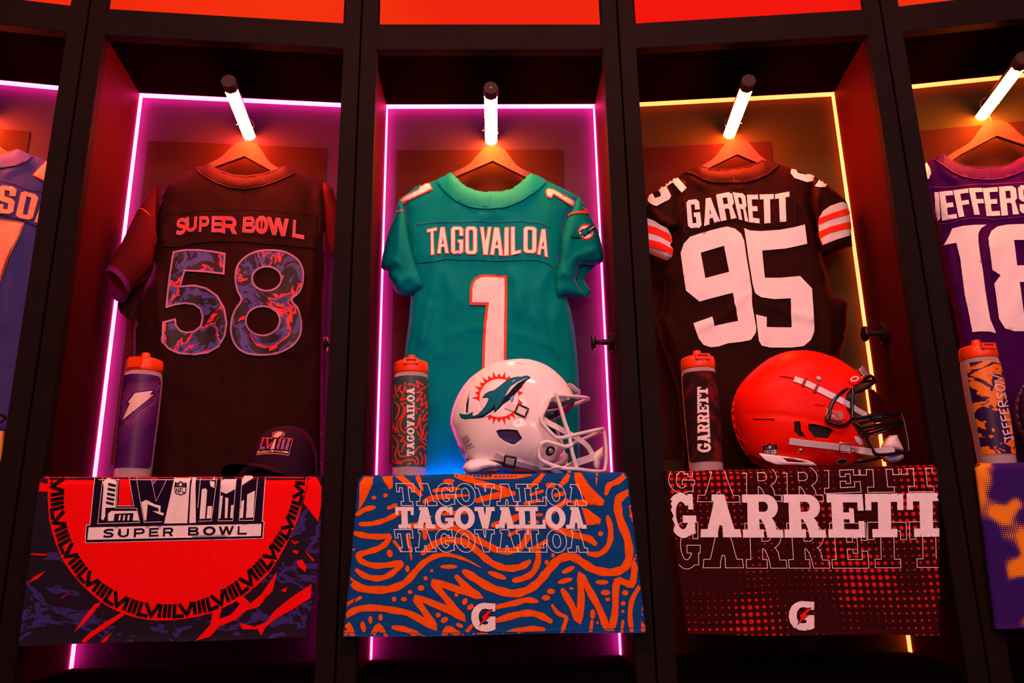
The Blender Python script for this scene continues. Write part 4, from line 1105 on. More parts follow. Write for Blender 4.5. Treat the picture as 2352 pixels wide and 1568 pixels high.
def towel(i, label, m, left, right, seed, wave=.003, top_wave=.0012):
    """left / right: edge polylines in pixels, top to bottom, on the hanging plane"""
    lk = L[i]; T = Thing(lk, 'towel', label, 'towel', (0, -0.012, Z_SHELF), group='printed towels over the shelf edges')
    Lq = [lk.at(*p, -0.0235) for p in left]; Rq = [lk.at(*p, -0.0235) for p in right]
    zl = [q[2] for q in Lq][::-1]; xl = [q[0] for q in Lq][::-1]; zr = [q[2] for q in Rq][::-1]; xr = [q[0] for q in Rq][::-1]
    zb = (zl[0], zr[0])
    path = [(.112, .1815), (.08, .1815), (.05, .182), (.02, .1830), (0, .1838), (-.008, .1835), (-.0135, .1815), (-.018, .1778), (-.0215, .1725), (-.0235, .165), (-.024, .157)]
    nz = 24
    V = []; nu = 64; cols = []
    for u in range(nu + 1):
        t = u / nu; zbot = zb[0] + (zb[1] - zb[0]) * t + .0012 * math.sin(t * 9 + seed)
        pr = path + [(-.024, .157 + (zbot - .157) * k / nz) for k in range(1, nz + 1)]
        col = []
        for k, (y, z) in enumerate(pr):
            zz = min(z, .165)
            x0 = np.interp(zz, zl, xl); x1 = np.interp(zz, zr, xr)
            if k < 8: x0, x1 = max(x0, -.2975), min(x1, .2975)
            x = x0 + (x1 - x0) * t
            dn = max(0, (.16 - z) / .32)
            wv = wave * (dn ** .7) * (noise.noise(Vector((x * 9, seed, z * 2.0))) * 1.3 + .6 * math.sin(x * 17 + seed))
            tw = top_wave * noise.noise(Vector((x * 14, seed + 4, 0))) * 1.5 if z > .15 else 0
            col.append((x, y - wv - dn * .004, z + tw + (.0015 * math.exp(-((t - .0) / .02) ** 2) if z > .17 else 0)))
        cols.append(col)
    nk = len(cols[0]); V = [p for c in cols for p in c]
    F = [(u * nk + k, u * nk + k + 1, (u + 1) * nk + k + 1, (u + 1) * nk + k) for u in range(nu) for k in range(nk - 1)]
    g = Geo(); g.add(V, F, m, True)
    # underside
    inn = []
    for c in cols:
        for k, p in enumerate(c):
            a = np.array(c[max(k - 1, 0)]); b = np.array(c[min(k + 1, nk - 1)]); d = b - a
            n = np.array([0, d[2], -d[1]]); n /= np.linalg.norm(n) + 1e-9
            if n @ np.array([0, 1.0, -.6]) < 0: n = -n
            inn.append(np.array(p) + n * .0052)
    g.add(inn, [f[::-1] for f in F], m, True)
    N_ = len(V)
    rim_ = [(u * nk + e, (u + 1) * nk + e) for u in range(nu) for e in (0, nk - 1)] + [(e * nk + k, e * nk + k + 1) for k in range(nk - 1) for e in (0, nu)]
    g.f += [(a, b, N_ + b, N_ + a) for a, b in rim_]; g.m += [0] * len(rim_); g.s += [False] * len(rim_)
    return T, g, Print(lk, g, bvh_of(V, F), 9.0)

# ---------------------------------------------------------------- blue and orange towel
ZT = fr(3.0276, 760, 1050)
M_tblue = terry('blue_terry', (0.004, 0.072, 0.27)); M_torange = terry('orange_terry', (0.86, 0.115, 0.004)); M_twhite = mat('white_terry', (0.82, 0.80, 0.79), .9, bump=.22, bscale=420, vary=.05, vscale=60, spec=.04); M_tblack = terry('black_terry', (0.008, 0.006, 0.01)); M_tred = terry('red_terry', (0.86, 0.012, 0.01))
T, g, P = towel(0, 'blue towel with orange squiggles hanging from the middle shelf', M_tblue, [(824, 1088), (818, 1150), (806, 1300), (788, 1463)], [(1441, 1086), (1450, 1160), (1466, 1300), (1483, 1451)], 2.0)
def squig(*a): pass
SQ = [(55, [(118, 840), (200, 905), (330, 922), (430, 910), (520, 868), (590, 790), (650, 730), (720, 690), (800, 676), (880, 692), (960, 722), (1042, 766)], 8), (46, [(640, 665), (720, 602), (800, 576), (900, 582), (970, 612), (1040, 670), (1100, 722), (1180, 762), (1260, 772), (1330, 757), (1378, 725)], 0),
      (56, [(930, 795), (1000, 840), (1100, 900), (1200, 935), (1290, 945), (1380, 915), (1450, 860), (1500, 800), (1560, 730), (1620, 695), (1690, 695), (1750, 732), (1830, 780), (1920, 798), (2000, 790), (2055, 750), (2075, 670), (2060, 560), (2010, 430), (1995, 335), (2010, 280), (2075, 240)], 0),
      (38, [(1925, 415), (1945, 500), (1938, 590), (1900, 650), (1850, 675), (1790, 668)], 0), (40, [(1915, 250), (1935, 195), (1990, 170), (2040, 130), (2062, 90)], 0),
      (40, [(870, 130), (960, 155), (1060, 188), (1180, 215), (1270, 255)], 0), (44, [(1020, 300), (1120, 272), (1270, 250)], 0), (34, [(1480, 110), (1440, 160), (1385, 205)], 0), (38, [(1655, 118), (1625, 165), (1595, 195)], 0), (46, [(1512, 195), (1545, 195)], 0),
      (36, [(600, 130), (625, 190), (640, 235)], 8), (34, [(720, 232), (830, 218), (905, 222)], 10), (42, [(650, 308), (720, 280), (860, 268), (960, 265)], 10), (30, [(780, 395), (880, 385), (965, 378)], 0), (36, [(300, 348), (240, 362), (185, 395)], 0), (34, [(450, 332), (400, 352)], 0), (34, [(205, 465), (290, 460), (380, 435), (450, 400), (478, 388)], 0),
      (40, [(160, 525), (240, 545), (330, 552), (400, 550), (385, 595), (335, 632), (265, 655), (192, 680), (215, 722), (300, 752), (400, 748), (485, 735), (460, 775), (400, 822), (320, 842), (240, 825), (180, 785)], 0),
      (46, [(640, 500), (800, 480), (900, 505), (990, 560), (1080, 605), (1160, 645), (1240, 652), (1310, 630), (1360, 570), (1380, 490)], 0), (46, [(1490, 430), (1560, 490), (1680, 535), (1790, 565), (1835, 600)], 0), (42, [(1440, 640), (1440, 720), (1405, 800), (1340, 840), (1275, 855)], 0), (40, [(1405, 640), (1500, 580)], 0),
      (30, [(530, 540), (550, 630), (560, 715)], 8), (32, [(440, 585), (488, 645)], 0), (40, [(650, 480), (655, 560)], 0), (40, [(480, 480), (590, 470), (700, 410)], 10), (34, [(1240, 540), (1330, 490)], 0), (44, [(1130, 470), (1240, 440), (1330, 395)], 0), (30, [(1350, 320), (1450, 300)], 0), (30, [(1390, 260), (1470, 235)], 0), (40, [(1560, 265), (1620, 250)], 0), (40, [(1510, 400), (1600, 330), (1640, 300)], 0),
      (46, [(875, 830), (940, 900), (1025, 962), (900, 925), (720, 868), (780, 955), (850, 1040), (910, 1112), (780, 1045), (600, 980), (650, 1070), (715, 1178), (560, 1092), (430, 1062), (300, 1046), (180, 1058), (105, 1105)], 0), (34, [(205, 975), (105, 1025)], 0),
      (40, [(1150, 1040), (1270, 1015), (1360, 992), (1430, 1000)], 0), (46, [(1150, 1135), (1280, 1097), (1380, 1082), (1460, 1102), (1525, 1138)], 0), (40, [(1190, 1240), (1300, 1205), (1400, 1192), (1475, 1197)], 0), (40, [(435, 1182), (520, 1197), (600, 1232), (650, 1260)], 0), (44, [(90, 1250), (125, 1175), (155, 1260)], 0), (44, [(285, 1245), (332, 1180), (385, 1255)], 0), (46, [(785, 1255), (810, 1195), (860, 1215), (920, 1255)], 0),
      (48, [(1612, 925), (1670, 1020), (1725, 1125), (1740, 980), (1738, 830), (1800, 930), (1870, 1060), (1935, 1205), (1975, 1080), (1990, 865), (2088, 882), (2112, 770), (2128, 690)], 0), (28, [(1540, 1030), (1580, 1085), (1635, 1112), (1622, 1170), (1605, 1230)], 0), (34, [(2150, 890), (2095, 990), (2080, 1100), (2095, 1225)], 0), (42, [(2178, 1040), (2170, 1200)], 0), (30, [(1815, 1140), (1805, 1220)], 0), (28, [(2030, 1140), (2022, 1220)], 0), (28, [(2085, 330), (2100, 440)], 0), (28, [(1850, 110), (1845, 190)], 8), (40, [(1000, 1230), (1080, 1240), (1110, 1255)], 0), (34, [(985, 1165), (950, 1205)], 0), (30, [(1690, 1225), (1720, 1245)], 0)]
DOTS = [(300, 280, 17, 14), (380, 265, 17, 15), (820, 165, 40, 16), (410, 668, 20, 28), (532, 775, 15, 24), (158, 630, 12, 20), (440, 986, 16, 18), (508, 986, 22, 16), (550, 936, 16, 14), (659, 840, 15, 15), (627, 908, 24, 20), (702, 788, 10, 11), (872, 956, 14, 15), (932, 1002, 18, 26), (970, 1040, 26, 18), (746, 1096, 18, 16), (790, 1130, 28, 20), (895, 1168, 26, 15), (275, 1130, 14, 28), (345, 1112, 15, 25), (225, 1178, 18, 40), (820, 760, 62, 15),
        (1500, 730, 14, 17), (1530, 932, 28, 20), (1496, 976, 30, 20), (1672, 911, 16, 9), (1885, 868, 46, 17), (1910, 940, 34, 20), (1926, 987, 18, 13), (2046, 942, 22, 20), (2032, 1015, 17, 17), (2030, 1070, 11, 11), (1820, 1090, 18, 36), (1854, 1150, 8, 10), (1876, 531, 18, 18), (1155, 820, 70, 20), (1650, 782, 50, 18), (1628, 858, 56, 18), (2085, 380, 14, 40), (1410, 450, 40, 14), (1290, 350, 14, 24), (1545, 680, 12, 16), (1450, 400, 26, 12), (1540, 1225, 16, 14)]
ROT = {(1155, 820): .35, (1650, 782): -.45, (1628, 858): -.25, (970, 1040): -.7, (790, 1130): -.6, (895, 1168): .4, (225, 1178): -.2, (932, 1002): .4, (410, 668): -.3}
for w, pl, tap in SQ:
    q = sm(pl, 4) if len(pl) > 2 else pl
    n = len(q); rr = random.Random(int(pl[0][0] * 7 + pl[0][1]))
    ph = rr.random() * 6
    ws = [w * (1 + .10 * math.sin(k * 1.3 + ph)) * (.75 + .25 * min(1, k / 3, (n - 1 - k) / 3)) for k in range(n)]
    if tap: ws = [x * (1 - (1 - tap / w) * (k / (n - 1)) ** 2) for k, x in enumerate(ws)]
    P.put([ZT(s) for s in stroke(q, ws)], M_torange, .0005 + .00002 * (len(g.f) % 5))
for x, y, a, b in DOTS: P.put([ZT(ell(x, y, a, b, 12, rot=ROT.get((x, y), 0)))], M_torange, .0006, grid=False)
for q in ([(200, 180), (230, 138), (297, 138), (290, 185), (245, 285), (195, 370)], [(330, 92), (372, 92), (432, 130), (430, 210), (405, 225), (365, 160)], [(442, 130), (500, 128), (590, 200), (640, 262), (625, 280), (545, 215)], [(1688, 108), (1738, 108), (1800, 200), (1902, 300), (1892, 335), (1700, 337), (1640, 305), (1770, 290), (1705, 200)],
          [(1740, 345), (1785, 360), (1880, 430), (1870, 466), (1780, 472)], [(862, 118), (1490, 106), (1400, 130), (1290, 150), (1060, 155)], [(860, 112), (960, 112), (1000, 150), (900, 140)], [(2070, 330), (2085, 420), (2100, 450), (2090, 380)]):
    P.put([ZT(q)], M_torange, .0007)
wd = [1.0, 1.15, 1.05, 1.1, 1.1, 1.15, .62, .95, 1.1, 1.1]
P.letters(line(slab, 'TAGOVAILOA', (ZT([(452, 182)])[0], ZT([(1765, 190)])[0]), (ZT([(470, 336)])[0], ZT([(1778, 336)])[0]), wd, .04), M_twhite, .0012, outline=1.7)
P.letters(line(slab, 'TAGOVAILOA', (ZT([(448, 345)])[0], ZT([(1768, 345)])[0]), (ZT([(450, 495)])[0], ZT([(1778, 497)])[0]), wd, .0), M_twhite, .0014, step=6)
P.letters(line(slab, 'TAGOVAILOA', (ZT([(440, 502)])[0], ZT([(1775, 505)])[0]), (ZT([(462, 656)])[0], ZT([(1786, 660)])[0]), wd, .04), M_twhite, .0012, outline=1.7)
def g_logo(P, f, cx, cy, w, h, edge=1.2):
    S, B, BO = glyph_g(f, cx, cy, w, h)
    P.put(grow([S], [], edge)[0], M_tblack, .0013, step=6); P.put([S], M_twhite, .0018, step=6); P.put([BO], M_tblack, .0023, step=5); P.put([B], M_tred, .0028, step=5)
g_logo(P, ZT, 1060, 1110, 170, 196)
# hem
P.put(stroke(ZT([(88, 1218), (700, 1222), (1400, 1212), (2186, 1182)]), 1.2, cap='flat'), M_tblue, .001)
g.part(T, 'printed_cloth')

# ---------------------------------------------------------------- red towel with the round emblem
ZN = fr(2.94, 0, 1050); ZE = fr(5.113, 180, 1060)
M_nmarb = marble('marbled_navy_terry', [(0.008, 0.0035, 0.015), (0.032, 0.022, 0.17), (0.008, 0.0035, 0.015), (0.032, 0.022, 0.17), (0.008, 0.0035, 0.015)], 6, 9.0, (1, 1, 1.6), (.33, .37, .575, .625), .9, .9)
M_nred = terry('bright_red_terry', (0.88, 0.004, 0.006), .05); M_navy = terry('navy_terry', (0.012, 0.004, 0.022), .05)
T, g, P = towel(-1, 'red towel with a round emblem hanging below the 58 jersey', M_nmarb, [(92, 1092), (84, 1150), (66, 1300), (44, 1482)], [(741, 1090), (739, 1180), (728, 1320), (704, 1463)], 5.0)
outer = sm([(322, 95), (322, 200), (326, 330), (340, 450), (380, 590), (430, 700), (500, 800), (600, 905), (720, 1000), (870, 1068), (1000, 1095), (1110, 1101), (1280, 1085), (1450, 1042), (1640, 942), (1800, 800), (1900, 650), (1990, 470), (2040, 320), (2070, 200), (2085, 95)], 4)
innr = sm([(455, 95), (442, 200), (438, 330), (455, 450), (490, 560), (545, 670), (620, 770), (710, 850), (860, 935), (980, 972), (1110, 985), (1250, 978), (1370, 950), (1530, 870), (1680, 750), (1790, 630), (1880, 500), (1940, 380), (1975, 260), (1990, 180), (1998, 95)], 4)
P.put([ZN(outer)], M_nred, .0005)
def arclen(pl, n):
    pl = np.array(pl); d = np.r_[0, np.cumsum(np.linalg.norm(np.diff(pl, axis=0), axis=1))]
    return lambda t: np.array([np.interp(t * d[-1], d, pl[:, k]) for k in (0, 1)])
fo, fi = arclen(outer, 1), arclen(innr, 1)
def band(u, v):
    a, b = fi(u), fo(u)
    return b + (a - b) * v
US = 12
for k in range(US):
    for st in ([(.07, .95), (.07, .20), (.34, .20)], [(.20, .95), (.43, .24), (.60, .95)], [(.655, .95), (.655, .16)], [(.80, .95), (.80, .16)], [(.93, .95), (.93, .16)]):
        pts = []
        q = [((k + u) / US, v) for u, v in st]
        q = dens([np.array(x) for x in q], .02, False)
        pts = [band(u, v) for u, v in q]
        P.put([ZN(s) for s in stroke(pts, 25, cap='flat')], M_tblack, .0009, grid=False)
# emblem panel: measured in ZE
emb = [(218, 95), (2212, 95), (2192, 300), (2165, 695), (2186, 703), (2170, 903), (78, 955), (92, 742), (136, 738), (190, 190), (205, 140)]
P.put([ZE(emb)], M_twhite, .0009); P.put(grow([ZE(emb)], [], -1.6)[0], M_navy, .0013)
def pe(m, o, *polys):
    for q in polys: P.put([ZE(q)], m, o, step=9)
pe(M_nred, .0017, [(500, 95), (600, 95), (600, 200), (638, 518), (470, 518), (485, 220)], [(880, 95), (985, 95), (895, 255), (882, 180)])
WL = 1.0
def wl(w, *lines):
    for q in lines: P.put([s for s in stroke(ZE(q), w, cap='flat')], M_twhite, .0017, grid=False)
wl(1.2, [(330, 120), (290, 190), (230, 728), (722, 712), (688, 545), (430, 545)], [(470, 200), (452, 520), (655, 520), (598, 190), (592, 120)], [(690, 130), (692, 240), (775, 712), (985, 705)], [(852, 120), (860, 210), (915, 465), (1060, 170), (1090, 130)], [(870, 120), (890, 260), (960, 150)], [(1410, 700), (1565, 695), (1635, 150)],
   [(1405, 540), (1440, 150)], [(1640, 695), (1815, 693), (1860, 150)], [(1890, 690), (2060, 688), (2112, 150)], [(1645, 690), (1680, 200)], [(1890, 690), (1925, 200)])
pe(M_twhite, .0018, [(290, 240), (350, 195), (455, 232), (440, 540), (322, 540), (318, 640), (296, 690), (270, 672), (300, 300)], [(352, 610), (390, 578), (690, 578), (712, 690), (640, 692), (652, 602), (430, 612), (418, 695), (350, 697)],
   [(742, 475), (800, 448), (900, 500), (970, 518), (965, 592), (1008, 605), (1000, 632), (880, 600), (835, 620), (830, 680), (905, 680), (905, 640), (860, 632), (1000, 640), (1000, 640), (870, 578), (945, 585), (945, 548), (818, 500), (800, 690), (780, 688)],
   [(1150, 130), (1340, 130), (1312, 240), (1282, 722), (1010, 725), (1080, 420), (1130, 190)], [(1352, 130), (1400, 130), (1378, 260), (1382, 718), (1305, 720), (1325, 300)],
   [(1452, 325), (1495, 312), (1515, 335), (1490, 668), (1425, 672)], [(1520, 522), (1575, 522), (1562, 665), (1508, 668)], [(1545, 240), (1605, 180), (1598, 310), (1555, 290)],
   [(1680, 140), (1870, 140), (1845, 320), (1740, 378), (1672, 350)], [(1672, 400), (1700, 400), (1672, 665), (1652, 668)], [(1728, 420), (1765, 428), (1750, 662), (1722, 664)], [(1795, 515), (1825, 505), (1812, 660), (1785, 662)],
   [(1930, 150), (2045, 150), (2058, 195), (1925, 278)], [(1915, 462), (1950, 450), (1935, 660), (1898, 662)], [(1985, 385), (2075, 340), (2055, 655), (1970, 660)], [(125, 772), (2152, 730), (2145, 872), (108, 918)])
pe(M_navy, .0023, *[[(a, b), (a + 90, b + 20), (a + 88, b + 48), (a - 2, b + 28)] for a, b in ((356, 252), (349, 305), (343, 362), (338, 415), (331, 465))], *[[(a, 628), (a + 22, 628), (a + 12, 690), (a - 10, 690)] for a in ()], [(1685, 205), (1720, 180), (1780, 190), (1830, 165), (1845, 180), (1790, 212), (1740, 200), (1690, 218)],
   [(430, 612), (652, 604), (640, 692), (418, 695)])
pe(M_twhite, .0027, *[[(a, 628), (a + 20, 627), (a + 10, 690), (a - 10, 690)] for a in (485, 535, 588)])
# shield on the emblem
def shield(P, f, x0, y0, x1, y1, o, rot=0.0, ink=None, paper=None):
    ink = ink or M_navy; paper = paper or M_twhite
    def M(pts):
        c, s = math.cos(rot), math.sin(rot); cx, cy = (x0 + x1) / 2, (y0 + y1) / 2
        r = []
        for u, v in pts:
            a, b = (u - .5) * (x1 - x0), (v - .5) * (y1 - y0)
            r.append((cx + a * c - b * s, cy + a * s + b * c))
        return f(r)
    sh = [(.05, .06), (.15, .13), (.3, .12), (.5, 0), (.7, .12), (.85, .13), (.95, .06), (1, .3), (.96, .75), (.85, .88), (.62, .93), (.5, 1), (.38, .93), (.15, .88), (.04, .75), (0, .3)]
    P.put([M(sh)], ink, o, step=6)
    P.put([M([(.08, .44), (.92, .44), (.90, .74), (.80, .83), (.6, .88), (.5, .93), (.4, .88), (.2, .83), (.10, .74)])], paper, o * 1.25, step=6)
    P.put([M(ell(.5, .24, .10, .12, 12, rot=.5))], paper, o * 1.25, grid=False)
    for u in (.2, .32, .68, .8):
        for v in (.24, .34): P.put([M(ell(u, v, .025, .02, 6))], paper, o * 1.25, grid=False)
    for S, Hh in glyphs(sans, 'NFL', [M(q) for q in ([(.14, .48), (.38, .48), (.38, .80), (.14, .78)], [(.43, .48), (.62, .48), (.62, .86), (.43, .86)], [(.67, .48), (.87, .48), (.87, .78), (.67, .80)])]): P.put(S, ink, o * 1.5, Hh, step=6, grid=False)
shield(P, ZE, 1130, 230, 1275, 400, .0024, .03)
P.letters(glyphs(sans, 'SUPERBOWL', [ZE(q) for q in ([(300, 792), (425, 785), (420, 888), (292, 893)], [(478, 788), (600, 786), (595, 886), (470, 890)], [(660, 783), (785, 780), (782, 882), (652, 886)], [(838, 780), (948, 776), (946, 876), (832, 880)], [(1002, 775), (1120, 772), (1116, 872), (995, 876)],
    [(1295, 768), (1420, 766), (1420, 864), (1290, 866)], [(1468, 762), (1618, 760), (1612, 862), (1466, 866)], [(1652, 762), (1830, 756), (1825, 856), (1650, 862)], [(1878, 756), (1980, 754), (1980, 854), (1870, 856)])]), M_navy, .0024, step=7)
for q in ([(1320, 1238), (1420, 1130), (1440, 1035), (1520, 1020), (1640, 935), (1690, 985), (1760, 930), (1830, 830), (1872, 770), (1842, 900), (1745, 1010), (1660, 1035), (1600, 1092), (1480, 1142), (1420, 1210)], [(2105, 855), (2098, 950), (1960, 1035), (1860, 1090), (1795, 1145), (1762, 1205), (1742, 1160), (1640, 1162), (1618, 1118), (1720, 1142), (1800, 1110), (1860, 1030), (1960, 950)],
          [(498, 1186), (560, 1090), (640, 990), (690, 975), (640, 1040), (560, 1130)], [(528, 1262), (600, 1190), (700, 1120), (850, 1030), (830, 1072), (730, 1140), (640, 1200), (565, 1258)], [(660, 1262), (720, 1210), (760, 1180), (720, 1240)], [(200, 636), (250, 650), (322, 652), (310, 664), (205, 657)], [(176, 855), (240, 800), (310, 765), (260, 815)],
          [(2085, 95), (2130, 120), (2172, 200), (2168, 330), (2150, 435), (2095, 365), (2050, 310), (2075, 200)], [(2005, 700), (2040, 690), (2070, 740), (2060, 775), (2010, 730)], [(1975, 625), (2015, 630), (2012, 655), (1985, 645)], [(1895, 900), (1940, 875), (1930, 910)], [(1960, 560), (2020, 570), (1990, 590)], [(270, 170), (345, 185), (330, 232), (262, 230)], [(280, 110), (330, 92), (340, 150), (275, 135)], [(410, 950), (465, 915), (430, 945)], [(2062, 630), (2120, 690), (2118, 705), (2070, 650)]):
    P.put([ZN(q)], M_nred, .0008)
for q in ([(1480, 1090), (1500, 1020), (1600, 970), (1620, 990), (1560, 1060)],): P.put([ZN(q)], M_navy, .0012)
g.part(T, 'printed_cloth')

# ---------------------------------------------------------------- dark red dotted towel
ZD = fr(2.697, 1480, 1050)
M_half = halftone('dotted_red_terry', (0.028, 0.0010, 0.0022), (0.62, 0.010, 0.009), 0.0147, 8.0, 0.0, 0.33, 0.36, 0.70, 3.3)
T, g, P = towel(1, 'dark red dotted towel with white lettering hanging below the 95 jersey', M_half, [(1527, 1080), (1538, 1160), (1556, 1300), (1577, 1457)], [(2152, 1074), (2156, 1160), (2157, 1300), (2157, 1458)], 8.0, wave=.002)
lt = 'GARRETT'
rowA = [[(150, 62), (310, 62), (312, 222), (150, 215)], [(350, 60), (560, 60), (592, 278), (328, 275)], [(605, 60), (830, 60), (850, 272), (605, 275)], [(855, 58), (1080, 58), (1110, 272), (855, 275)], [(1115, 50), (1325, 45), (1342, 215), (1115, 225)], [(1335, 45), (1570, 42), (1592, 215), (1340, 218)], [(1590, 40), (1810, 35), (1835, 212), (1595, 215)]]
rowB = [[(130, 225), (312, 228), (328, 492), (160, 496)], [(368, 230), (560, 230), (602, 495), (346, 495)], [(608, 230), (838, 230), (862, 497), (610, 497)], [(862, 230), (1098, 230), (1126, 497), (868, 497)], [(1126, 228), (1350, 228), (1368, 497), (1140, 497)], [(1365, 226), (1602, 224), (1606, 494), (1372, 496)], [(1622, 222), (1862, 218), (1866, 490), (1630, 494)]]
rowC = [[(168, 402), (345, 402), (346, 686), (180, 686)], [(385, 405), (580, 405), (614, 684), (364, 684)], [(622, 408), (858, 408), (882, 686), (632, 686)], [(880, 408), (1118, 408), (1148, 686), (896, 686)], [(1145, 408), (1370, 408), (1390, 686), (1165, 686)], [(1382, 402), (1620, 402), (1630, 684), (1388, 684)], [(1640, 400), (1880, 396), (1888, 682), (1648, 682)]]
P.letters(glyphs(slab, lt, [ZD(q) for q in rowA]), M_twhite, .0010, outline=1.4)
P.letters(glyphs(slab, lt, [ZD(q) for q in rowC]), M_twhite, .0010, outline=1.4)
P.letters(glyphs(slab, lt, [ZD(q) for q in rowB]), M_twhite, .0014, step=7)
g_logo(P, ZD, 972, 980, 158, 178, .9)
P.put(stroke(ZD([(240, 1085), (700, 1090), (1300, 1086), (1820, 1078)]), 1.0, cap='flat'), terry('dark_red_hem', (0.07, 0.002, 0.004)), .0008)
g.part(T, 'printed_cloth')

# ---------------------------------------------------------------- purple towel with orange dotted blots
M_half2 = halftone('purple_dotted_terry', (0.030, 0.007, 0.13), (0.78, 0.27, 0.012), 0.0042, 11.0, 0.0, 0.85, 0.50, 0.64, 1.2)
T, g, P = towel(2, 'purple towel with orange dotted blots at the right edge', M_half2, [(2239, 1062), (2250, 1150), (2267, 1300), (2285, 1443)], [(2830, 1040), (2850, 1130), (2880, 1280), (2910, 1420)], 4.4)
g.part(T, 'printed_cloth')

# ================================================================== drinking bottles
M_cap = mat('orange_lid_plastic', (0.86, 0.05, 0.004), 0.38, spec=.4)
M_clear = mat('clear_bottle_plastic', (1.0, 0.86, 0.88), 0.25, trans=.78, ior=1.15, spec=.4)
BY = 0.115
BR = [(0.0375, .000), (0.0395, .004), (0.0402, .02), (0.0408, .05), (0.0415, .09), (0.0428, .14), (0.0437, .19), (0.0436, .23), (0.0430, .252), (0.0418, .262), (0.0408, .268)]
BS = 1.0
def br(z): return float(np.interp(z, [b for a, b in BR], [a for a, b in BR]))
def sleeve_geo(x, a0, a1, zb, zt, rnd, off=.0012, na=44, nz=36):
    """printed wrap on the bottle between two angles (0 = towards the viewer), rounded corners"""
    v = []; f = []
    for k in range(nz + 1):
        z = zb + (zt - zb) * k / nz
        e = min(k, nz - k) / nz * (zt - zb)
        ins = 0 if e >= rnd else rnd - math.sqrt(max(0, rnd * rnd - (rnd - e) ** 2))
        r = br(z) + off; da = ins / r
        for j in range(na + 1):
            a = (a0 + da) + (a1 - a0 - 2 * da) * j / na
            v.append((x + r * math.sin(a), BY - r * math.cos(a), Z_SHELF + z))
    for k in range(nz):
        for j in range(na): f.append((k * (na + 1) + j, k * (na + 1) + j + 1, (k + 1) * (na + 1) + j + 1, (k + 1) * (na + 1) + j))
    return v, f
def bottle(i, px, label, wrap_mat, a0, a1, draw, tab='loop', turn=0.0, wl=None, zb=.038, zt=.258):
    lk = L[i]; x = lk.at(px, 1000, BY)[0]
    z0 = Z_SHELF + .0005
    T = Thing(lk, 'water_bottle', label, 'bottle', (x, BY, z0), group='sports bottles on the shelves')
    v, f = lathe([(a, b + z0) for a, b in BR] , 48, (x, BY, 0))
    inner = [(a - .002, b + z0 + (.003 if b < .01 else 0)) for a, b in BR]
    v2, f2 = lathe(inner, 48, (x, BY, 0), cap=False)
    g = Geo(); g.add(v, f[:-1], M_clear, True); g.add(v2, [q[::-1] for q in f2], M_clear, True)
    g.part(T, 'bottle_body')
    sv, sf = sleeve_geo(x, a0, a1, zb, zt, .010)
    g = Geo(); g.add(sv, sf, wrap_mat, True)
    if draw: draw(Print(lk, g, bvh_of(sv, sf), 6.0))
    g.part(T, 'printed_wrap', label=wl)
    h = z0 + .2685
    g = Geo()
    g.add(*lathe([(0.0405, h), (0.0418, h + .002), (0.0422, h + .010), (0.0415, h + .024), (0.0395, h + .030), (0.034, h + .0325), (0.015, h + .034)], 48, (x, BY, 0)), M_cap, True)
    cap = g.part(T, 'lid')
    c, s = math.cos(turn), math.sin(turn)
    tx, ty = s, -c
    rt = (c, s)
    def at(u, d, z): return (x + rt[0] * u + tx * d, BY + rt[1] * u + ty * d, z)
    g = Geo()
    def bar(u0, u1, d0, d1, za, zb_):
        P8 = [at(u, d, z) for z in (za, zb_) for d in (d0, d1) for u in (u0, u1)]
        bm = bmesh.new(); vs_ = [bm.verts.new(p) for p in P8]
        for q in ((0, 1, 3, 2), (4, 6, 7, 5), (0, 4, 5, 1), (1, 5, 7, 3), (3, 7, 6, 2), (2, 6, 4, 0)): bm.faces.new([vs_[k] for k in q])
        bmesh.ops.recalc_face_normals(bm, faces=list(bm.faces))
        bmesh.ops.bevel(bm, geom=list(bm.edges), offset=.0012, segments=2, affect='EDGES')
        g.add(*out(bm), M_cap)
    if tab == 'loop':
        bar(-.017, .017, .036, .0445, h + .018, h + .022); bar(-.017, .017, .036, .0450, h + .029, h + .033)
        bar(-.018, -.012, .036, .0450, h + .018, h + .033); bar(.012, .018, .036, .0450, h + .018, h + .033)
    else:
        bar(-.013, .013, .036, .0448, h + .004, h + .031)
        bar(-.0165, -.0145, .036, .0435, h + .002, h + .031); bar(.0145, .0165, .036, .0435, h + .002, h + .031)
    g.part(T, 'flip_tab', parent=cap)
    g = Geo(); g.add(*lathe([(0.0125, h + .031), (0.0120, h + .036), (0.0095, h + .047), (0.0088, h + .0495), (0.006, h + .0505)], 28, (x, BY, 0)), M_cap, True)
    g.part(T, 'drinking_nozzle', parent=cap)
    return T
ZQ = fr(5.058, 240, 790); ZP = fr(5.226, 880, 800); ZK = fr(2.697, 1480, 540); ZJ = fr(4.356, 2190, 760)
M_wviolet = mat('violet_wrap', (0.065, 0.006, 0.10), .42, spec=.3); M_wlilac = mat('lilac_wrap_lines', (0.42, 0.085, 0.30), .42, spec=.3); M_wcream = mat('cream_wrap_bolt', (0.80, 0.55, 0.48), .42, spec=.3)
bolt = [(352, 570), (560, 540), (525, 585), (572, 588), (213, 882), (300, 682), (270, 684)]
def d58(P):
    cen = np.array([390, 700.0])
    for k in range(1, 7):
        e = 8 + 17 * k
        big = offset(np.array(ccw(bolt), float), e + 5.5 - k * .5); sml = offset(np.array(ccw(bolt), float), e)
        P.put([ZQ(big)], M_wlilac, .0004 + .0, [ZQ(sml)], step=8, grid=False)
    for k in range(7):
        d = 120 + k * 34
        q = sm([(120, 905 + d), (330, 745 + d * .95), (640, 520 + d)], 6)
        P.put([ZQ(s) for s in stroke(q, 4.5 - k * .45, cap='flat')], M_wlilac, .0004, grid=False)
    P.put([ZQ(bolt)], M_wcream, .0009)
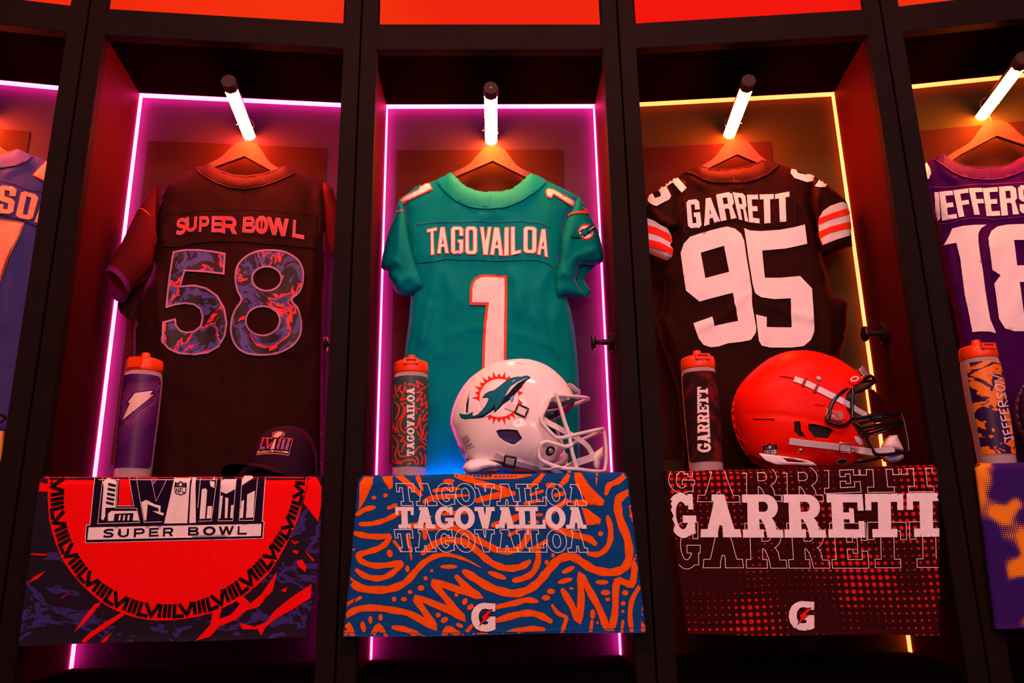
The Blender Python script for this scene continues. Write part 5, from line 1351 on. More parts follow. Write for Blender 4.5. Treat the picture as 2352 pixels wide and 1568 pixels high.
bottle(-1, 315, 'violet sports bottle with a lightning bolt in front of the 58 jersey', M_wviolet, math.radians(-100), math.radians(80), d58, tab='flap', turn=math.radians(-14))
M_wslate = mat('slate_wrap', (0.028, 0.075, 0.085), .42, spec=.3); M_worange = mat('orange_wrap_squiggles', (0.85, 0.035, 0.006), .42, spec=.3); M_wwhite = mat('white_wrap_letters', (0.80, 0.74, 0.72), .42, spec=.3)
def vtext(P, f, text, bl, br_, tl, tr, widths, font=slab, gap=.05):
    """lettering that reads upwards: bl, tl = foot and head of the left (top) edge, br_, tr of the right (base) edge"""
    P.letters(line(font, text, (f([bl])[0], f([tl])[0]), (f([br_])[0], f([tr])[0]), widths, gap), M_wwhite, .0010, step=5)
def dtua(P):
    rr = random.Random(5)
    sq = [[(140, 640), (190, 700), (185, 780), (150, 850)], [(215, 660), (250, 720), (230, 800), (180, 880), (165, 960), (190, 1010)], [(275, 700), (265, 780), (220, 860), (205, 940), (240, 1000), (270, 1005)], [(120, 1040), (160, 1100), (185, 1160), (150, 1240), (150, 1320), (200, 1360), (290, 1340), (370, 1340), (385, 1385)], [(185, 1220), (200, 1290), (280, 1290), (340, 1280)], [(110, 1330), (150, 1370), (230, 1385)],
          [(150, 440), (150, 520), (175, 580)], [(165, 520), (215, 430), (200, 490), (240, 540), (265, 410)], [(300, 430), (350, 430), (430, 470), (400, 395), (480, 440)], [(545, 440), (400, 530), (470, 530), (390, 640), (470, 600), (450, 690), (520, 640), (510, 700)], [(360, 900), (400, 960), (450, 780), (440, 880), (470, 1050), (490, 940), (530, 900)], [(410, 1000), (450, 1060), (480, 1090)], [(380, 1240), (430, 1180), (490, 1190), (530, 1280)], [(440, 1250), (470, 1310), (460, 1390)], [(500, 1270), (510, 1330), (500, 1390)], [(390, 1300), (420, 1340), (410, 1395)],
          [(530, 1000), (500, 1070), (540, 1150)], [(440, 1090), (500, 1150), (540, 1180)], [(190, 1040), (250, 1070), (210, 1110), (270, 1120)], [(220, 1240), (260, 1150), (290, 1140)], [(530, 760), (470, 860), (545, 840)], [(250, 560), (210, 620), (280, 600)], [(270, 960), (300, 940)], [(390, 700), (400, 780)], [(300, 1390), (330, 1375)], [(110, 1200), (130, 1180)], [(145, 950), (150, 1010)], [(470, 770), (490, 740)], [(130, 900), (125, 960)], [(500, 560), (505, 600)], [(130, 560), (140, 600)], [(275, 470), (280, 520)], [(230, 660), (270, 655)], [(420, 720), (440, 730)], [(510, 720), (530, 700)]]
    for pl in sq:
        q = sm(pl, 3) if len(pl) > 2 and abs(pl[0][0] - pl[-1][0]) < 400 else pl
        P.put([ZP(s) for s in stroke(q, 17)], M_worange, .0004 + .00002 * rr.random(), grid=False)
    vtext(P, ZP, 'TAGOVAILOA', (287, 1290), (372, 1290), (287, 470), (378, 470), [1.0, 1.15, 1.05, 1.1, 1.1, 1.15, .62, .95, 1.1, 1.1])
bottle(0, 942, 'sports bottle with orange squiggles beside the white helmet', M_wslate, math.radians(-84), math.radians(82), dtua, turn=math.radians(4))
M_whalf = halftone('dotted_dark_wrap', (0.022, 0.006, 0.008), (0.22, 0.008, 0.010), 0.0034, 26, 0.0, .42, .45, .62, 5.0)
def dgar(P): vtext(P, ZK, 'GARRETT', (330, 1345), (412, 1345), (328, 940), (392, 940), [1.1, 1.1, 1.1, 1.1, 1.0, 1.0, 1.0])
bottle(1, 1616, 'dark dotted sports bottle beside the orange helmet', M_whalf, math.radians(-76), math.radians(92), dgar, turn=math.radians(8))
M_wblot = marble('orange_purple_wrap', [(0.020, 0.006, 0.055), (0.78, 0.20, 0.006), (0.020, 0.006, 0.055), (0.78, 0.20, 0.006)], 11, 2.2, (1, 1, 1.4), (.47, .57, .63), .5, .42)
M_wpink = mat('pale_wrap_script', (0.80, 0.62, 0.62), .42, spec=.3)
def djef(P):
    S = {'J': [[(.2, .05), (.9, .05)], [(.62, .05), (.56, .8), (.3, 1), (.02, .8)]], 'E': [[(.85, .02), (.15, .1), (.08, .95), (.85, .9)], [(.12, .5), (.7, .48)]], 'F': [[(.9, .02), (.15, .1), (.05, 1)], [(.12, .5), (.75, .48)]],
         'R': [[(.1, 1), (.15, .06), (.8, .1), (.75, .42), (.15, .52), (.9, 1)]], 'S': [[(.9, .1), (.4, .05), (.2, .3), (.75, .6), (.6, .92), (.05, .9)]], 'O': [[(.55, .04), (.15, .3), (.2, .85), (.6, .95), (.9, .6), (.85, .15), (.55, .04)]], 'N': [[(.05, 1), (.2, .05), (.75, .95), (.95, .0)]]}
    w = [.8, .8, .8, .8, .85, .9, .95, 1.0, 1.0]; tot = sum(w) + .12 * 8; x = 0
    tl, bl = np.array([515, 1120.]), np.array([600, 1085.]); tr, brr = np.array([395, 440.]), np.array([490, 455.])
    for c, ww in zip('JEFFERSON', w):
        u0, u1 = x / tot, (x + ww) / tot; x += ww + .12
        q = (tl + (tr - tl) * u0, tl + (tr - tl) * u1, bl + (brr - bl) * u1, bl + (brr - bl) * u0)
        for st in S[c]:
            pl = inquad([st + st[::-1]], q, 1)[0][:len(st)]
            pl = sm(pl, 4) if c in 'JSOR' else pl
            P.put([ZJ(s) for s in stroke(pl, 14)], M_wpink, .0009, grid=False)
bottle(2, 2279, 'sports bottle with orange and purple blots at the right edge', M_wblot, math.radians(-62), math.radians(110), djef, turn=math.radians(14))

# ================================================================== helmets
M_shellw = mat('gloss_white_shell', (0.90, 0.87, 0.86), 0.16, coat=.5, spec=.4)
M_maskw = mat('white_face_mask', (0.78, 0.75, 0.74), 0.3, spec=.4)
M_strapw = mat('white_strap', (0.76, 0.73, 0.72), 0.6, spec=.25)
M_pad = mat('dark_padding', (0.02, 0.016, 0.016), 0.8)
M_padw = mat('pale_padding', (0.55, 0.42, 0.36), 0.6)
M_padb = mat('blue_padding', (0.05, 0.04, 0.16), 0.7)
M_buckle = mat('dark_buckle', (0.03, 0.022, 0.02), 0.3, metal=.7)
M_chrome = mat('chrome', (0.80, 0.77, 0.75), 0.32, metal=1.0)
M_clearclip = mat('clear_clip', (0.95, 0.85, 0.82), 0.08, trans=.85, ior=1.4)
class Helmet:
    """a shell inflated from its side outline (pixels on the helmet's middle plane) and cut to the visible shell outline"""
    def __init__(s, i, y, head, c, half, pw=2.25):
        s.lk = L[i]; s.y = y; s.half = half; s.pw = pw
        s.P = [s.lk.at(p[0], p[1], y) for p in head]
        s.head = np.array([(q[0], q[2]) for q in s.P])
        q = s.lk.at(c[0], c[1], y); s.c = np.array([q[0], q[2]])
        d = s.head - s.c
        s.ang = np.arctan2(d[:, 1], d[:, 0]); o = np.argsort(s.ang); s.ang = s.ang[o]; s.rad = np.linalg.norm(d, axis=1)[o]
        s.ang3 = np.r_[s.ang - 2 * np.pi, s.ang, s.ang + 2 * np.pi]; s.rad3 = np.r_[s.rad, s.rad, s.rad]
        V = []; F = []; na, nt = 120, 40
        for k in range(nt + 1):
            t = math.sin(k / nt * math.pi / 2)
            for j in range(na):
                a = -math.pi + 2 * math.pi * j / na; r = s.R(a) * t
                V.append((s.c[0] + r * math.cos(a), y - s.lat(t), s.c[1] + r * math.sin(a)))
        for k in range(nt):
            for j in range(na): F.append((k * na + j, k * na + (j + 1) % na, (k + 1) * na + (j + 1) % na, (k + 1) * na + j))
        s.near = bvh_of(V, F)
    def R(s, a): return float(np.interp(a, s.ang3, s.rad3))
    def lat(s, t): return s.half * max(0.0, 1 - min(t, 1) ** s.pw) ** (1 / s.pw * .95)
    def lat_xz(s, x, z):
        d = np.array([x, z]) - s.c; return s.lat(np.linalg.norm(d) / s.R(math.atan2(d[1], d[0])))
    def flat(s, px):
        """pixel -> side-view (x, z) of the point seen on the near half"""
        d = Vector(s.lk.ray(px[0], px[1])).normalized()
        h = s.near.ray_cast(Vector(s.lk.cam), d)
        if h[0] is not None: return np.array([h[0].x, h[0].z])
        q = s.lk.at(px[0], px[1], s.y); d = np.array([q[0], q[2]]) - s.c
        a = math.atan2(d[1], d[0]); r = min(np.linalg.norm(d), s.R(a) * .9995)
        return s.c + r * np.array([math.cos(a), math.sin(a)])
    def pt(s, px, lift=0.0):
        x, z = s.flat(px); d = np.array([x, z]) - s.c
        p = np.array([x, s.y - s.lat_xz(x, z), z])
        return p + s.nrm(p) * lift
    def nrm(s, p):
        e = 1e-3
        gx = (s.lat_xz(p[0] + e, p[2]) - s.lat_xz(p[0] - e, p[2])) / (2 * e); gz = (s.lat_xz(p[0], p[2] + e) - s.lat_xz(p[0], p[2] - e)) / (2 * e)
        n = np.array([-gx, -1.0, -gz]); return n / np.linalg.norm(n)
    def shell(s, outline, holes, thick, shape=None, step=.006):
        O = [s.flat(p) for p in outline]; Hs = [[s.flat(p) for p in h] for h in holes]
        pts = []
        for k in range(1, 34):
            t = math.sin(k / 34 * math.pi / 2)
            n = int(max(12, 130 * t))
            for j in range(n):
                a = 2 * math.pi * (j + .5 * (k % 2)) / n - math.pi; r = s.R(a) * t
                pts.append(s.c + r * np.array([math.cos(a), math.sin(a)]))
        v2, tr = fill([O], Hs, step=step, extra=pts)
        n = len(v2)
        def lay(sc, sh):
            o = []
            for x, z in v2:
                d = (np.array([x, z]) - s.c)
                l = s.lat_xz(x, z)
                if shape is not None and sh: l += shape(x, z)
                o.append((s.c[0] + d[0] * sc, l * sc, s.c[1] + d[1] * sc))
            return o
        sc = 1 - thick / s.half
        V = []; F = []
        o1, o2 = lay(1, True), lay(sc, False)
        for sg in (-1, 1):
            for ly in (o1, o2): V += [(x, s.y + sg * l, z) for x, l, z in ly]
        for hh, fl in ((0, 1), (2, -1)):
            F += [tuple(hh * n + int(q) for q in t[::fl]) for t in tr] + [tuple((hh + 1) * n + int(q) for q in t[::-fl]) for t in tr]
        seam = [s.lat_xz(x, z) < 1e-4 for x, z in v2]
        cnt = {}
        for t in tr:
            for k in range(3): cnt[(int(t[k]), int(t[(k + 1) % 3]))] = 1
        for (a, b) in cnt:
            if (b, a) in cnt: continue
            if seam[a] and seam[b]: continue
            for hh in (0, 2): F.append((hh * n + a, hh * n + b, (hh + 1) * n + b, (hh + 1) * n + a))
        V = np.array(V)
        return V, F, n, tr
def weld(V, F, d=1e-5):
    bm = bmesh.new(); vs_ = [bm.verts.new(tuple(v)) for v in V]
    for f in F:
        try: bm.faces.new([vs_[k] for k in f])
        except ValueError: pass
    bmesh.ops.remove_doubles(bm, verts=list(bm.verts), dist=d)
    bmesh.ops.recalc_face_normals(bm, faces=list(bm.faces))
    return out(bm)
def crease_smooth(o, ang=40):
    me = o.data
    me.set_sharp_from_angle(angle=math.radians(ang))

def strap_on(H, T, name, f, pl, w, t=.0016, lift=.0012, m=None, free=None, parent=None):
    """a strap lying on the near side of the shell; free = list of (px, y) points after it leaves the shell"""
    q = sm(pl, 4) if len(pl) > 2 else dens([np.array(p, float) for p in pl], 30, False)
    pts = [H.pt(f([p])[0], lift) for p in q]; nr = [H.nrm(p) for p in pts]
    if free:
        fp = [H.lk.at(*f([p])[0], y) for p, y in free]
        qq = sm([pts[-1]] + fp, 5)[1:]
        n0 = nr[-1]
        for k, p in enumerate(qq):
            a = (k + 1) / len(qq)
            pts.append(p); nr.append(n0 * (1 - a) + np.array([.55, -.8, .1]) * a)
    return T.part(name, *ribbon(pts, nr, w, t), m, parent=parent)
def buckle(H, f, cx, cy, w, h, rot, m, r=.0022, lift=.0042):
    c, s = math.cos(rot), math.sin(rot)
    pts = []
    for u, v in ((-.5, -.5), (0, -.5), (.5, -.5), (.5, 0), (.5, .5), (0, .5), (-.5, .5), (-.5, 0)):
        a, b = u * w, v * h
        pts.append(H.pt(f([(cx + a * c - b * s, cy + a * s + b * c)])[0], lift))
    q = []
    for k in range(8):
        a, b = pts[k], pts[(k + 1) % 8]; q += [a, (a + b) / 2]
    return tube(q, r, 8, closed=True)

# ---------------------------------------------------------------- white helmet
ZH = fr(5.057, 1000, 800)
head = ZH([(166, 870), (172, 800), (190, 720), (220, 630), (265, 530), (320, 440), (390, 355), (470, 290), (560, 228), (650, 185), (750, 150), (850, 130), (1000, 120), (1100, 128), (1200, 155), (1290, 195), (1380, 255), (1450, 318), (1510, 385), (1560, 460), (1610, 560), (1640, 680), (1640, 820), (1605, 960), (1560, 1090), (1500, 1220), (1400, 1340), (1280, 1420), (1100, 1460), (900, 1470), (700, 1460), (520, 1440), (420, 1400), (350, 1320), (300, 1230), (250, 1120), (205, 1000), (175, 930)])
H = Helmet(0, 0.110, head, ZH([(860, 800)])[0], 0.110)
T = Thing(H.lk, 'football_helmet', 'glossy white football helmet with a dolphin emblem and white face mask', 'helmet', (0.03, 0.110, Z_SHELF), group='football helmets on the shelves')
shell_o = [(160, 870), (172, 800), (190, 720), (220, 630), (265, 530), (320, 440), (390, 355), (470, 290), (560, 228), (650, 185), (750, 150), (850, 130), (1000, 119), (1100, 127), (1200, 155), (1290, 195), (1380, 255), (1450, 318), (1510, 385), (1560, 460), (1600, 530),
           (1560, 552), (1480, 560), (1400, 580), (1335, 625), (1290, 690), (1262, 760), (1262, 830), (1290, 900), (1340, 985), (1400, 1055), (1470, 1100), (1500, 1160), (1480, 1230), (1420, 1310), (1360, 1370), (1290, 1392), (1200, 1380), (1100, 1385), (1000, 1372), (900, 1372), (820, 1330), (700, 1300), (600, 1290), (480, 1290), (400, 1290), (350, 1310), (305, 1230), (255, 1120), (205, 1000), (172, 920)]
ear = [(702, 960), (740, 942), (850, 938), (950, 950), (1010, 1048), (985, 1075), (920, 1128), (880, 1122), (800, 1085), (730, 1030)]
vent = [(405, 488), (392, 560), (385, 660), (378, 745), (355, 752), (335, 735), (340, 650), (360, 570)]
tv = [(920, 160), (980, 168), (1060, 182), (1000, 184), (950, 174)]
jaw = [H.flat(ZH([p])[0]) for p in [(1060, 830), (1390, 1060), (1500, 1160), (1290, 1390), (1000, 1300), (880, 900)]]
rear = [H.flat(ZH([p])[0]) for p in [(165, 880), (210, 890), (262, 940), (300, 1060), (380, 1290), (300, 1290), (150, 1000)]]
def shp(x, z):
    # jaw flap stands slightly proud, nape tucked in
    w = 0.0
    d = dist_to([(x, z)], jaw)[0]; ins = wind(np.array([(x, z)]), [ccw(jaw)])[0] != 0
    if ins: w += .0030 * min(1, d / .006)
    d = dist_to([(x, z)], rear)[0]; ins = wind(np.array([(x, z)]), [ccw(rear)])[0] != 0
    if ins: w -= .0035 * min(1, d / .005)
    return w
V, F, n, tr = H.shell(ZH(shell_o), [ZH(ear), ZH(vent), ZH(tv)], .0035, shp)
g = Geo(); wv_, wf_ = weld(V, F); g.add(wv_, wf_, M_shellw, True)
HB = bvh_of(V[:n], tr)
Pm = Print(H.lk, g, HB, 6.0)
emblem(Pm, ZH, .0004, 28, 5)
so = g.part(T, 'shell'); crease_smooth(so, 50)
# reading label on the nape
g = Geo(); Pm = Print(H.lk, g, HB, 5.0); rr = random.Random(3)
for k in range(11):
    y0 = 1085 + k * 13
    a = 300 + k * 6; b = a + 60 + rr.random() * 40
    Pm.put(stroke(ZH([(a, y0 - 60 + 22), (b, y0 - 85)]), .8, cap='flat'), M_tblack, .0006, grid=False)
    if k > 3: Pm.put(stroke(ZH([(a - 62 + k * 2, y0 + 8), (a - 8, y0 - 18)]), .8, cap='flat'), M_tblack, .0006, grid=False)
g.part(T, 'warning_label', label='small black printed warning lines')
# padding inside
def inner_pad(H, sc, outline_px, m, T, name='inner_padding', fwd=0.0):
    V, F, n, tr = H.shell(outline_px, [], .012)
    V = V.copy(); mid = np.array([H.c[0], H.y, H.c[1]]); V = mid + (V - mid) * sc + np.array([fwd, 0, 0])
    return T.part(name, *weld(V, F), m, smooth=True)
inner_pad(H, .915, ZH([(230, 870), (290, 640), (430, 400), (650, 270), (950, 210), (1200, 240), (1400, 370), (1500, 500), (1380, 560), (1280, 680), (1230, 820), (1250, 950), (1330, 1060), (1440, 1150), (1400, 1270), (1250, 1350), (1000, 1330), (700, 1270), (450, 1270), (330, 1150)]), M_padb, T)
# brow pad, seen under the brow
def arc_y(H, x_px, z_px, n=15, w=.085, back=.06):
    """an arc across the front of the helmet from the near side to the far side"""
    c = H.lk.at(*x_px, H.y); o = []
    for k in range(n):
        a = math.pi * (k / (n - 1)) - math.pi / 2
        o.append(np.array([c[0] - back * (1 - math.cos(a)), H.y + w * math.sin(a), c[2]]))
    return o
def brow_arc(H, f, pl, sc, dz=0.0):
    mid = np.array([H.c[0], H.y, H.c[1]])
    q = [mid + (H.pt(p) - mid) * sc + np.array([0, 0, dz]) for p in f(pl)]
    m = [np.array([p[0], 2 * H.y - p[1], p[2]]) for p in q[::-1]]
    return sm(q + m, 5)
q = brow_arc(H, ZH, [(1290, 660), (1360, 650), (1440, 640), (1520, 625), (1580, 605)], .91)
T.part('brow_pad', *ribbon(q, [np.array([0.35, 0, -1.0])] * len(q), .040, .009), M_pad)
q = brow_arc(H, ZH, [(1285, 700), (1360, 705), (1440, 690), (1520, 665), (1590, 630)], .93)
T.part('brow_trim', *tube(q, .0035, 10), M_shellw, smooth=True)
# cheek pad
g = Geo()
ck = ZH([(1300, 1360), (1430, 1310), (1500, 1200), (1540, 1230), (1545, 1290), (1500, 1350), (1400, 1385)])
g.add(*weld(*garment(H.lk, ck, H.y - .060, .018, R=18, step=4, back=.9)[:2]), M_padw, True)
g.part(T, 'cheek_pad', label='tan cheek pad')
g = Geo(); g.add(*weld(*[np.array([[p[0], 2 * H.y - p[1], p[2]] for p in garment(H.lk, ck, H.y - .060, .018, R=18, step=4, back=.9)[0]]), garment(H.lk, ck, H.y - .060, .018, R=18, step=4, back=.9)[1]]), M_padw, True)
g.part(T, 'cheek_pad')
# rear bumper
rb = ZH([(312, 1392), (345, 1330), (400, 1292), (480, 1278), (600, 1282), (690, 1308), (745, 1338), (770, 1362), (735, 1368), (700, 1390), (640, 1398), (560, 1418), (500, 1445), (430, 1458), (370, 1455)])
bv, bf, bn = garment(H.lk, rb, H.y - .062, .026, R=14, step=5, back=.6, crease=0)
g = Geo(); g.add(*weld(bv, bf), M_shellw, True); bumper = g.part(T, 'neck_bumper')
g = Geo(); g.add(*weld(np.array([[p[0], 2 * H.y - p[1], p[2]] for p in bv]), bf), M_shellw, True); g.part(T, 'neck_bumper')
# face mask bars: (pixel, distance from the middle plane towards the viewer)
def bars(H, f, lists, r, m, T, name='face_mask', both=True, single=()):
    g = Geo()
    for pl in lists:
        P3 = [H.lk.at(*f([p[:2]])[0], H.y - p[2]) for p in pl]
        q = sm(P3, 6)
        g.add(*tube(q, r, 12), m, True)
        if both:
            g.add(*tube([np.array([p[0], 2 * H.y - p[1], p[2]]) for p in q], r, 12), m, True)
    for pl in single:
        P3 = [H.lk.at(*f([p[:2]])[0], H.y - p[2]) for p in pl]
        g.add(*tube(sm(P3, 6), r, 12), m, True)
    return g.part(T, name)
M1 = [(1775, 585, 0.0), (1740, 572, .022), (1660, 562, .05), (1560, 555, .075), (1440, 545, .094), (1360, 558, .103), (1318, 600, .108), (1290, 670, .110), (1255, 740, .112), (1232, 800, .113), (1238, 855, .113), (1290, 925, .112), (1350, 990, .110), (1400, 1030, .107), (1450, 1040, .104), (1550, 1020, .094), (1700, 985, .074), (1850, 952, .046), (1925, 938, .022), (1950, 936, .0)]
M2 = [(1390, 515, .103), (1420, 590, .100), (1460, 710, .098), (1500, 850, .096), (1545, 975, .094), (1570, 1100, .092), (1595, 1230, .089), (1645, 1395, .083)]
M3 = [(1590, 1105, .091), (1565, 1130, .094), (1500, 1140, .100), (1400, 1110, .106), (1300, 1085, .109), (1245, 1098, .111), (1218, 1130, .111), (1208, 1200, .111), (1208, 1262, .110), (1240, 1305, .108), (1330, 1345, .105), (1480, 1392, .098), (1650, 1402, .084), (1780, 1420, .062), (1890, 1430, .035), (1960, 1430, .0)]
mask = bars(H, ZH, [M1, M2, M3], .0047, M_maskw, T, single=[[(1950, 936, .006), (1972, 1040, .006), (1985, 1180, .006), (1985, 1300, .006), (1968, 1425, .006)]])
# clips, screws
def disc_on(H, f, px, r, t, m, T, name, parent=None, n=20):
    p = H.pt(f([px])[0], 0); nn = H.nrm(p); h = np.cross(nn, [0, 0, 1.0]); h /= np.linalg.norm(h); k = np.cross(nn, h)
    v = []; fs = []
    for d, rr_ in ((-.002, r), (t * .7, r), (t, r * .8)):
        for j in range(n):
            a = 2 * math.pi * j / n; v.append(p + nn * d + rr_ * (h * math.cos(a) + k * math.sin(a)))
    for q in range(2):
        for j in range(n): fs.append((q * n + j, q * n + (j + 1) % n, (q + 1) * n + (j + 1) % n, (q + 1) * n + j))
    fs.append(tuple(2 * n + j for j in range(n)))
    return T.part(name, v, fs, m, parent=parent, smooth=False)
disc_on(H, ZH, (1328, 1185), .0125, .004, M_pad, T, 'clip_washer')
disc_on(H, ZH, (1328, 1180), .0062, .0075, M_chrome, T, 'clip_screw')
cl = ZH([(1205, 1095), (1245, 1100), (1260, 1180), (1250, 1225), (1205, 1215), (1195, 1150)])
g = Geo(); g.add(*weld(*garment(H.lk, cl, H.y - .112, .006, R=6, step=4, back=.5)[:2]), M_clearclip, True); g.part(T, 'mask_clip', label='clear plastic clip')
fc = ZH([(1515, 430), (1545, 398), (1590, 405), (1640, 450), (1680, 480), (1685, 520), (1655, 545), (1600, 520), (1545, 490)])
g = Geo(); g.add(*weld(*garment(H.lk, fc, H.y, .022, R=10, step=4, back=1.0)[:2]), M_clearclip, True); g.part(T, 'brow_clip', label='clear plastic clip')
disc_on(H, ZH, (967, 860), .0042, .001, M_shellw, T, 'rivet')
# straps
strap_on(H, T, 'chin_strap', ZH, [(820, 655), (880, 680), (960, 705), (1060, 760)], .0165, t=.0026, m=M_strapw)
T.part('strap_buckle', *buckle(H, ZH, 1000, 725, 125, 105, .42, M_buckle), M_buckle, smooth=True)
strap_on(H, T, 'chin_strap', ZH, [(690, 1225), (760, 1260), (860, 1300), (1000, 1335), (1120, 1365), (1230, 1385)], .0165, m=M_strapw, t=.0026, free=[((1350, 1398), H.y - .105), ((1480, 1400), H.y - .09), ((1620, 1330), H.y - .06), ((1800, 1270), H.y - .03), ((1880, 1230), H.y - .02)])
T.part('strap_buckle', *buckle(H, ZH, 865, 1303, 125, 115, .18, M_buckle), M_buckle, smooth=True)
def free_strap(H, T, name, f, pl, w, m, nrm=(.5, -.8, .2), t=.0016):
    q = sm([H.lk.at(*f([p[:2]])[0], H.y - p[2]) for p in pl], 5)
    return T.part(name, *ribbon(q, [np.array(nrm)] * len(q), w, t), m)
free_strap(H, T, 'chin_strap', ZH, [(1255, 820, .095), (1330, 875, .09), (1420, 920, .08), (1500, 965, .07), (1640, 1040, .05), (1760, 1130, .035), (1820, 1230, .025)], .015, M_strapw)
cup = ZH([(1590, 1025), (1640, 1030), (1720, 1075), (1790, 1150), (1840, 1210), (1930, 1150), (1945, 1130), (1955, 1250), (1920, 1300), (1900, 1400), (1850, 1410), (1815, 1300), (1780, 1230), (1700, 1110), (1600, 1050)])
g = Geo(); g.add(*weld(*garment(H.lk, cup, H.y - .012, .016, R=14, step=4, back=.8)[:2]), M_strapw, True); g.part(T, 'chin_cup')

# ---------------------------------------------------------------- orange helmet
M_shello = mat('satin_orange_shell', (0.86, 0.009, 0.001), 0.42, coat=.0, spec=.13)
M_maskb = mat('black_face_mask', (0.010, 0.009, 0.010), 0.22, spec=.5, coat=.3)
M_bridge = mat('red_buckle', (0.40, 0.01, 0.012), 0.4)
ZO = fr(4.9, 1670, 780)
head = ZO([(62, 800), (68, 730), (85, 650), (110, 580), (150, 505), (200, 440), (275, 365), (360, 290), (460, 220), (560, 170), (680, 132), (800, 120), (900, 120), (1020, 138), (1130, 170), (1230, 205), (1330, 265), (1420, 325), (1500, 400), (1570, 500), (1610, 620), (1620, 760), (1610, 900), (1590, 1040), (1560, 1180), (1520, 1300), (1450, 1390), (1340, 1440), (1150, 1460), (900, 1470), (650, 1460), (450, 1440), (340, 1400), (270, 1330), (200, 1240), (140, 1120), (95, 1000), (70, 900)])
H = Helmet(1, 0.112, head, ZO([(800, 780)])[0], 0.112, 2.35)
T = Thing(H.lk, 'football_helmet', 'satin orange football helmet with a black face mask and white straps', 'helmet', (0.02, 0.112, Z_SHELF), group='football helmets on the shelves')
shell_o = [(60, 800), (68, 730), (85, 650), (110, 580), (150, 505), (200, 440), (275, 365), (360, 290), (460, 220), (560, 170), (680, 132), (800, 120), (900, 120), (1020, 138), (1130, 170), (1230, 205), (1330, 265), (1420, 325), (1480, 380), (1530, 440),
           (1500, 475), (1430, 520), (1375, 560), (1340, 620), (1330, 700), (1345, 790), (1385, 850), (1400, 930), (1440, 1000), (1480, 1060), (1530, 1120), (1545, 1180), (1530, 1260), (1480, 1340), (1400, 1400), (1300, 1430), (1100, 1440), (850, 1440), (600, 1420), (450, 1380), (380, 1350), (300, 1310), (250, 1290), (200, 1240), (140, 1120), (95, 1000), (68, 900)]
holes = [[(590, 405), (640, 408), (770, 430), (765, 446), (640, 424), (590, 418)], [(275, 888), (400, 890), (520, 890), (535, 898), (525, 912), (400, 908), (285, 908)], [(755, 918), (822, 918), (832, 1020), (900, 1110), (860, 1112), (810, 1108), (755, 1040)], [(915, 945), (960, 945), (1050, 960), (1140, 985), (1218, 1028), (1150, 1130), (1000, 1120), (945, 1050), (915, 1010)], [(975, 728), (1080, 738), (1130, 748), (1080, 748), (985, 736)]]
rl1 = [H.flat(ZO([p])[0]) for p in [(200, 845), (350, 838), (520, 845), (700, 860), (900, 890), (1050, 925), (1150, 965), (1300, 1000)]]
rl2 = [H.flat(ZO([p])[0]) for p in [(430, 415), (520, 432), (640, 455), (760, 480)]]
rl3 = [H.flat(ZO([p])[0]) for p in [(275, 380), (360, 300), (480, 232), (620, 185), (760, 160), (900, 150), (1030, 165), (1140, 195)]]
def dline(p, pl):
    pl = np.asarray(pl); a, b = pl[:-1], pl[1:]; ab = b - a
    t = np.clip(((p - a) * ab).sum(1) / ((ab * ab).sum(1)), 0, 1)
    return np.linalg.norm(p - (a + t[:, None] * ab), axis=1).min()
def shp(x, z):
    p = np.array([x, z]); w = 0
    d = dline(p, rl1); w += -.0028 * math.exp(-(d / .0045) ** 2)
    d = dline(p, rl2); w += -.0022 * math.exp(-(d / .004) ** 2)
    d = dline(p, rl3); w += -.0022 * math.exp(-(d / .003) ** 2)
    return w
V, F, n, tr = H.shell(ZO(shell_o), [ZO(h) for h in holes], .006, shp, step=.004)
g = Geo(); g.add(*weld(V, F), M_shello, True)
HB = bvh_of(V[:n], tr); Pm = Print(H.lk, g, HB, 5.0)
M_shieldpaper = mat('shield_white', (0.72, 0.70, 0.72), .4); M_shieldink = mat('shield_navy', (0.012, 0.010, 0.035), .4)
shield(Pm, ZO, 405, 1165, 570, 1335, .0006, -.12, M_shieldink, M_shieldpaper)
so = g.part(T, 'shell'); crease_smooth(so, 50)
inner_pad(H, .90, ZO([(120, 800), (180, 600), (330, 400), (600, 240), (900, 200), (1200, 280), (1400, 420), (1330, 560), (1280, 700), (1330, 850), (1400, 1000), (1460, 1150), (1400, 1320), (1200, 1380), (800, 1380), (450, 1320), (220, 1150)]), M_pad, T)
# oval visor badge with a pale ring
g = Geo(); Pm = Print(H.lk, g, HB, 5.0)
Pm.put([ZO(ell(1425, 450, 78, 55, 28, rot=.15))], M_shello, .0022); Pm.put([ZO(ell(1427, 446, 50, 29, 24, rot=-.25))], M_twhite, .0030, [ZO(ell(1427, 446, 34, 17, 24, rot=-.25))], grid=False)
g.part(T, 'visor_badge', label='orange badge with a white oval ring')
# mask
N1 = [(1660, 460, .0), (1640, 425, .02), (1605, 410, .034), (1560, 430, .048), (1480, 480, .072), (1400, 525, .090), (1310, 580, .103), (1230, 645, .110), (1185, 710, .113), (1160, 780, .115), (1150, 850, .116), (1125, 900, .116), (1160, 930, .115), (1240, 955, .113), (1310, 962, .110), (1350, 945, .106), (1400, 905, .100), (1480, 890, .090), (1620, 860, .070), (1780, 840, .045), (1900, 832, .020), (1960, 830, .0)]
N2 = [(1410, 520, .094), (1412, 620, .094), (1405, 740, .097), (1408, 890, .099)]
N3 = [(1480, 1000, .095), (1560, 990, .085), (1700, 960, .062), (1850, 930, .035), (1985, 915, .0)]
N4 = [(1440, 940, .098), (1500, 1010, .094), (1560, 1090, .088), (1600, 1170, .083), (1640, 1250, .077), (1680, 1290, .070), (1750, 1295, .060), (1850, 1285, .042), (1950, 1270, .02), (2045, 1260, .0)]
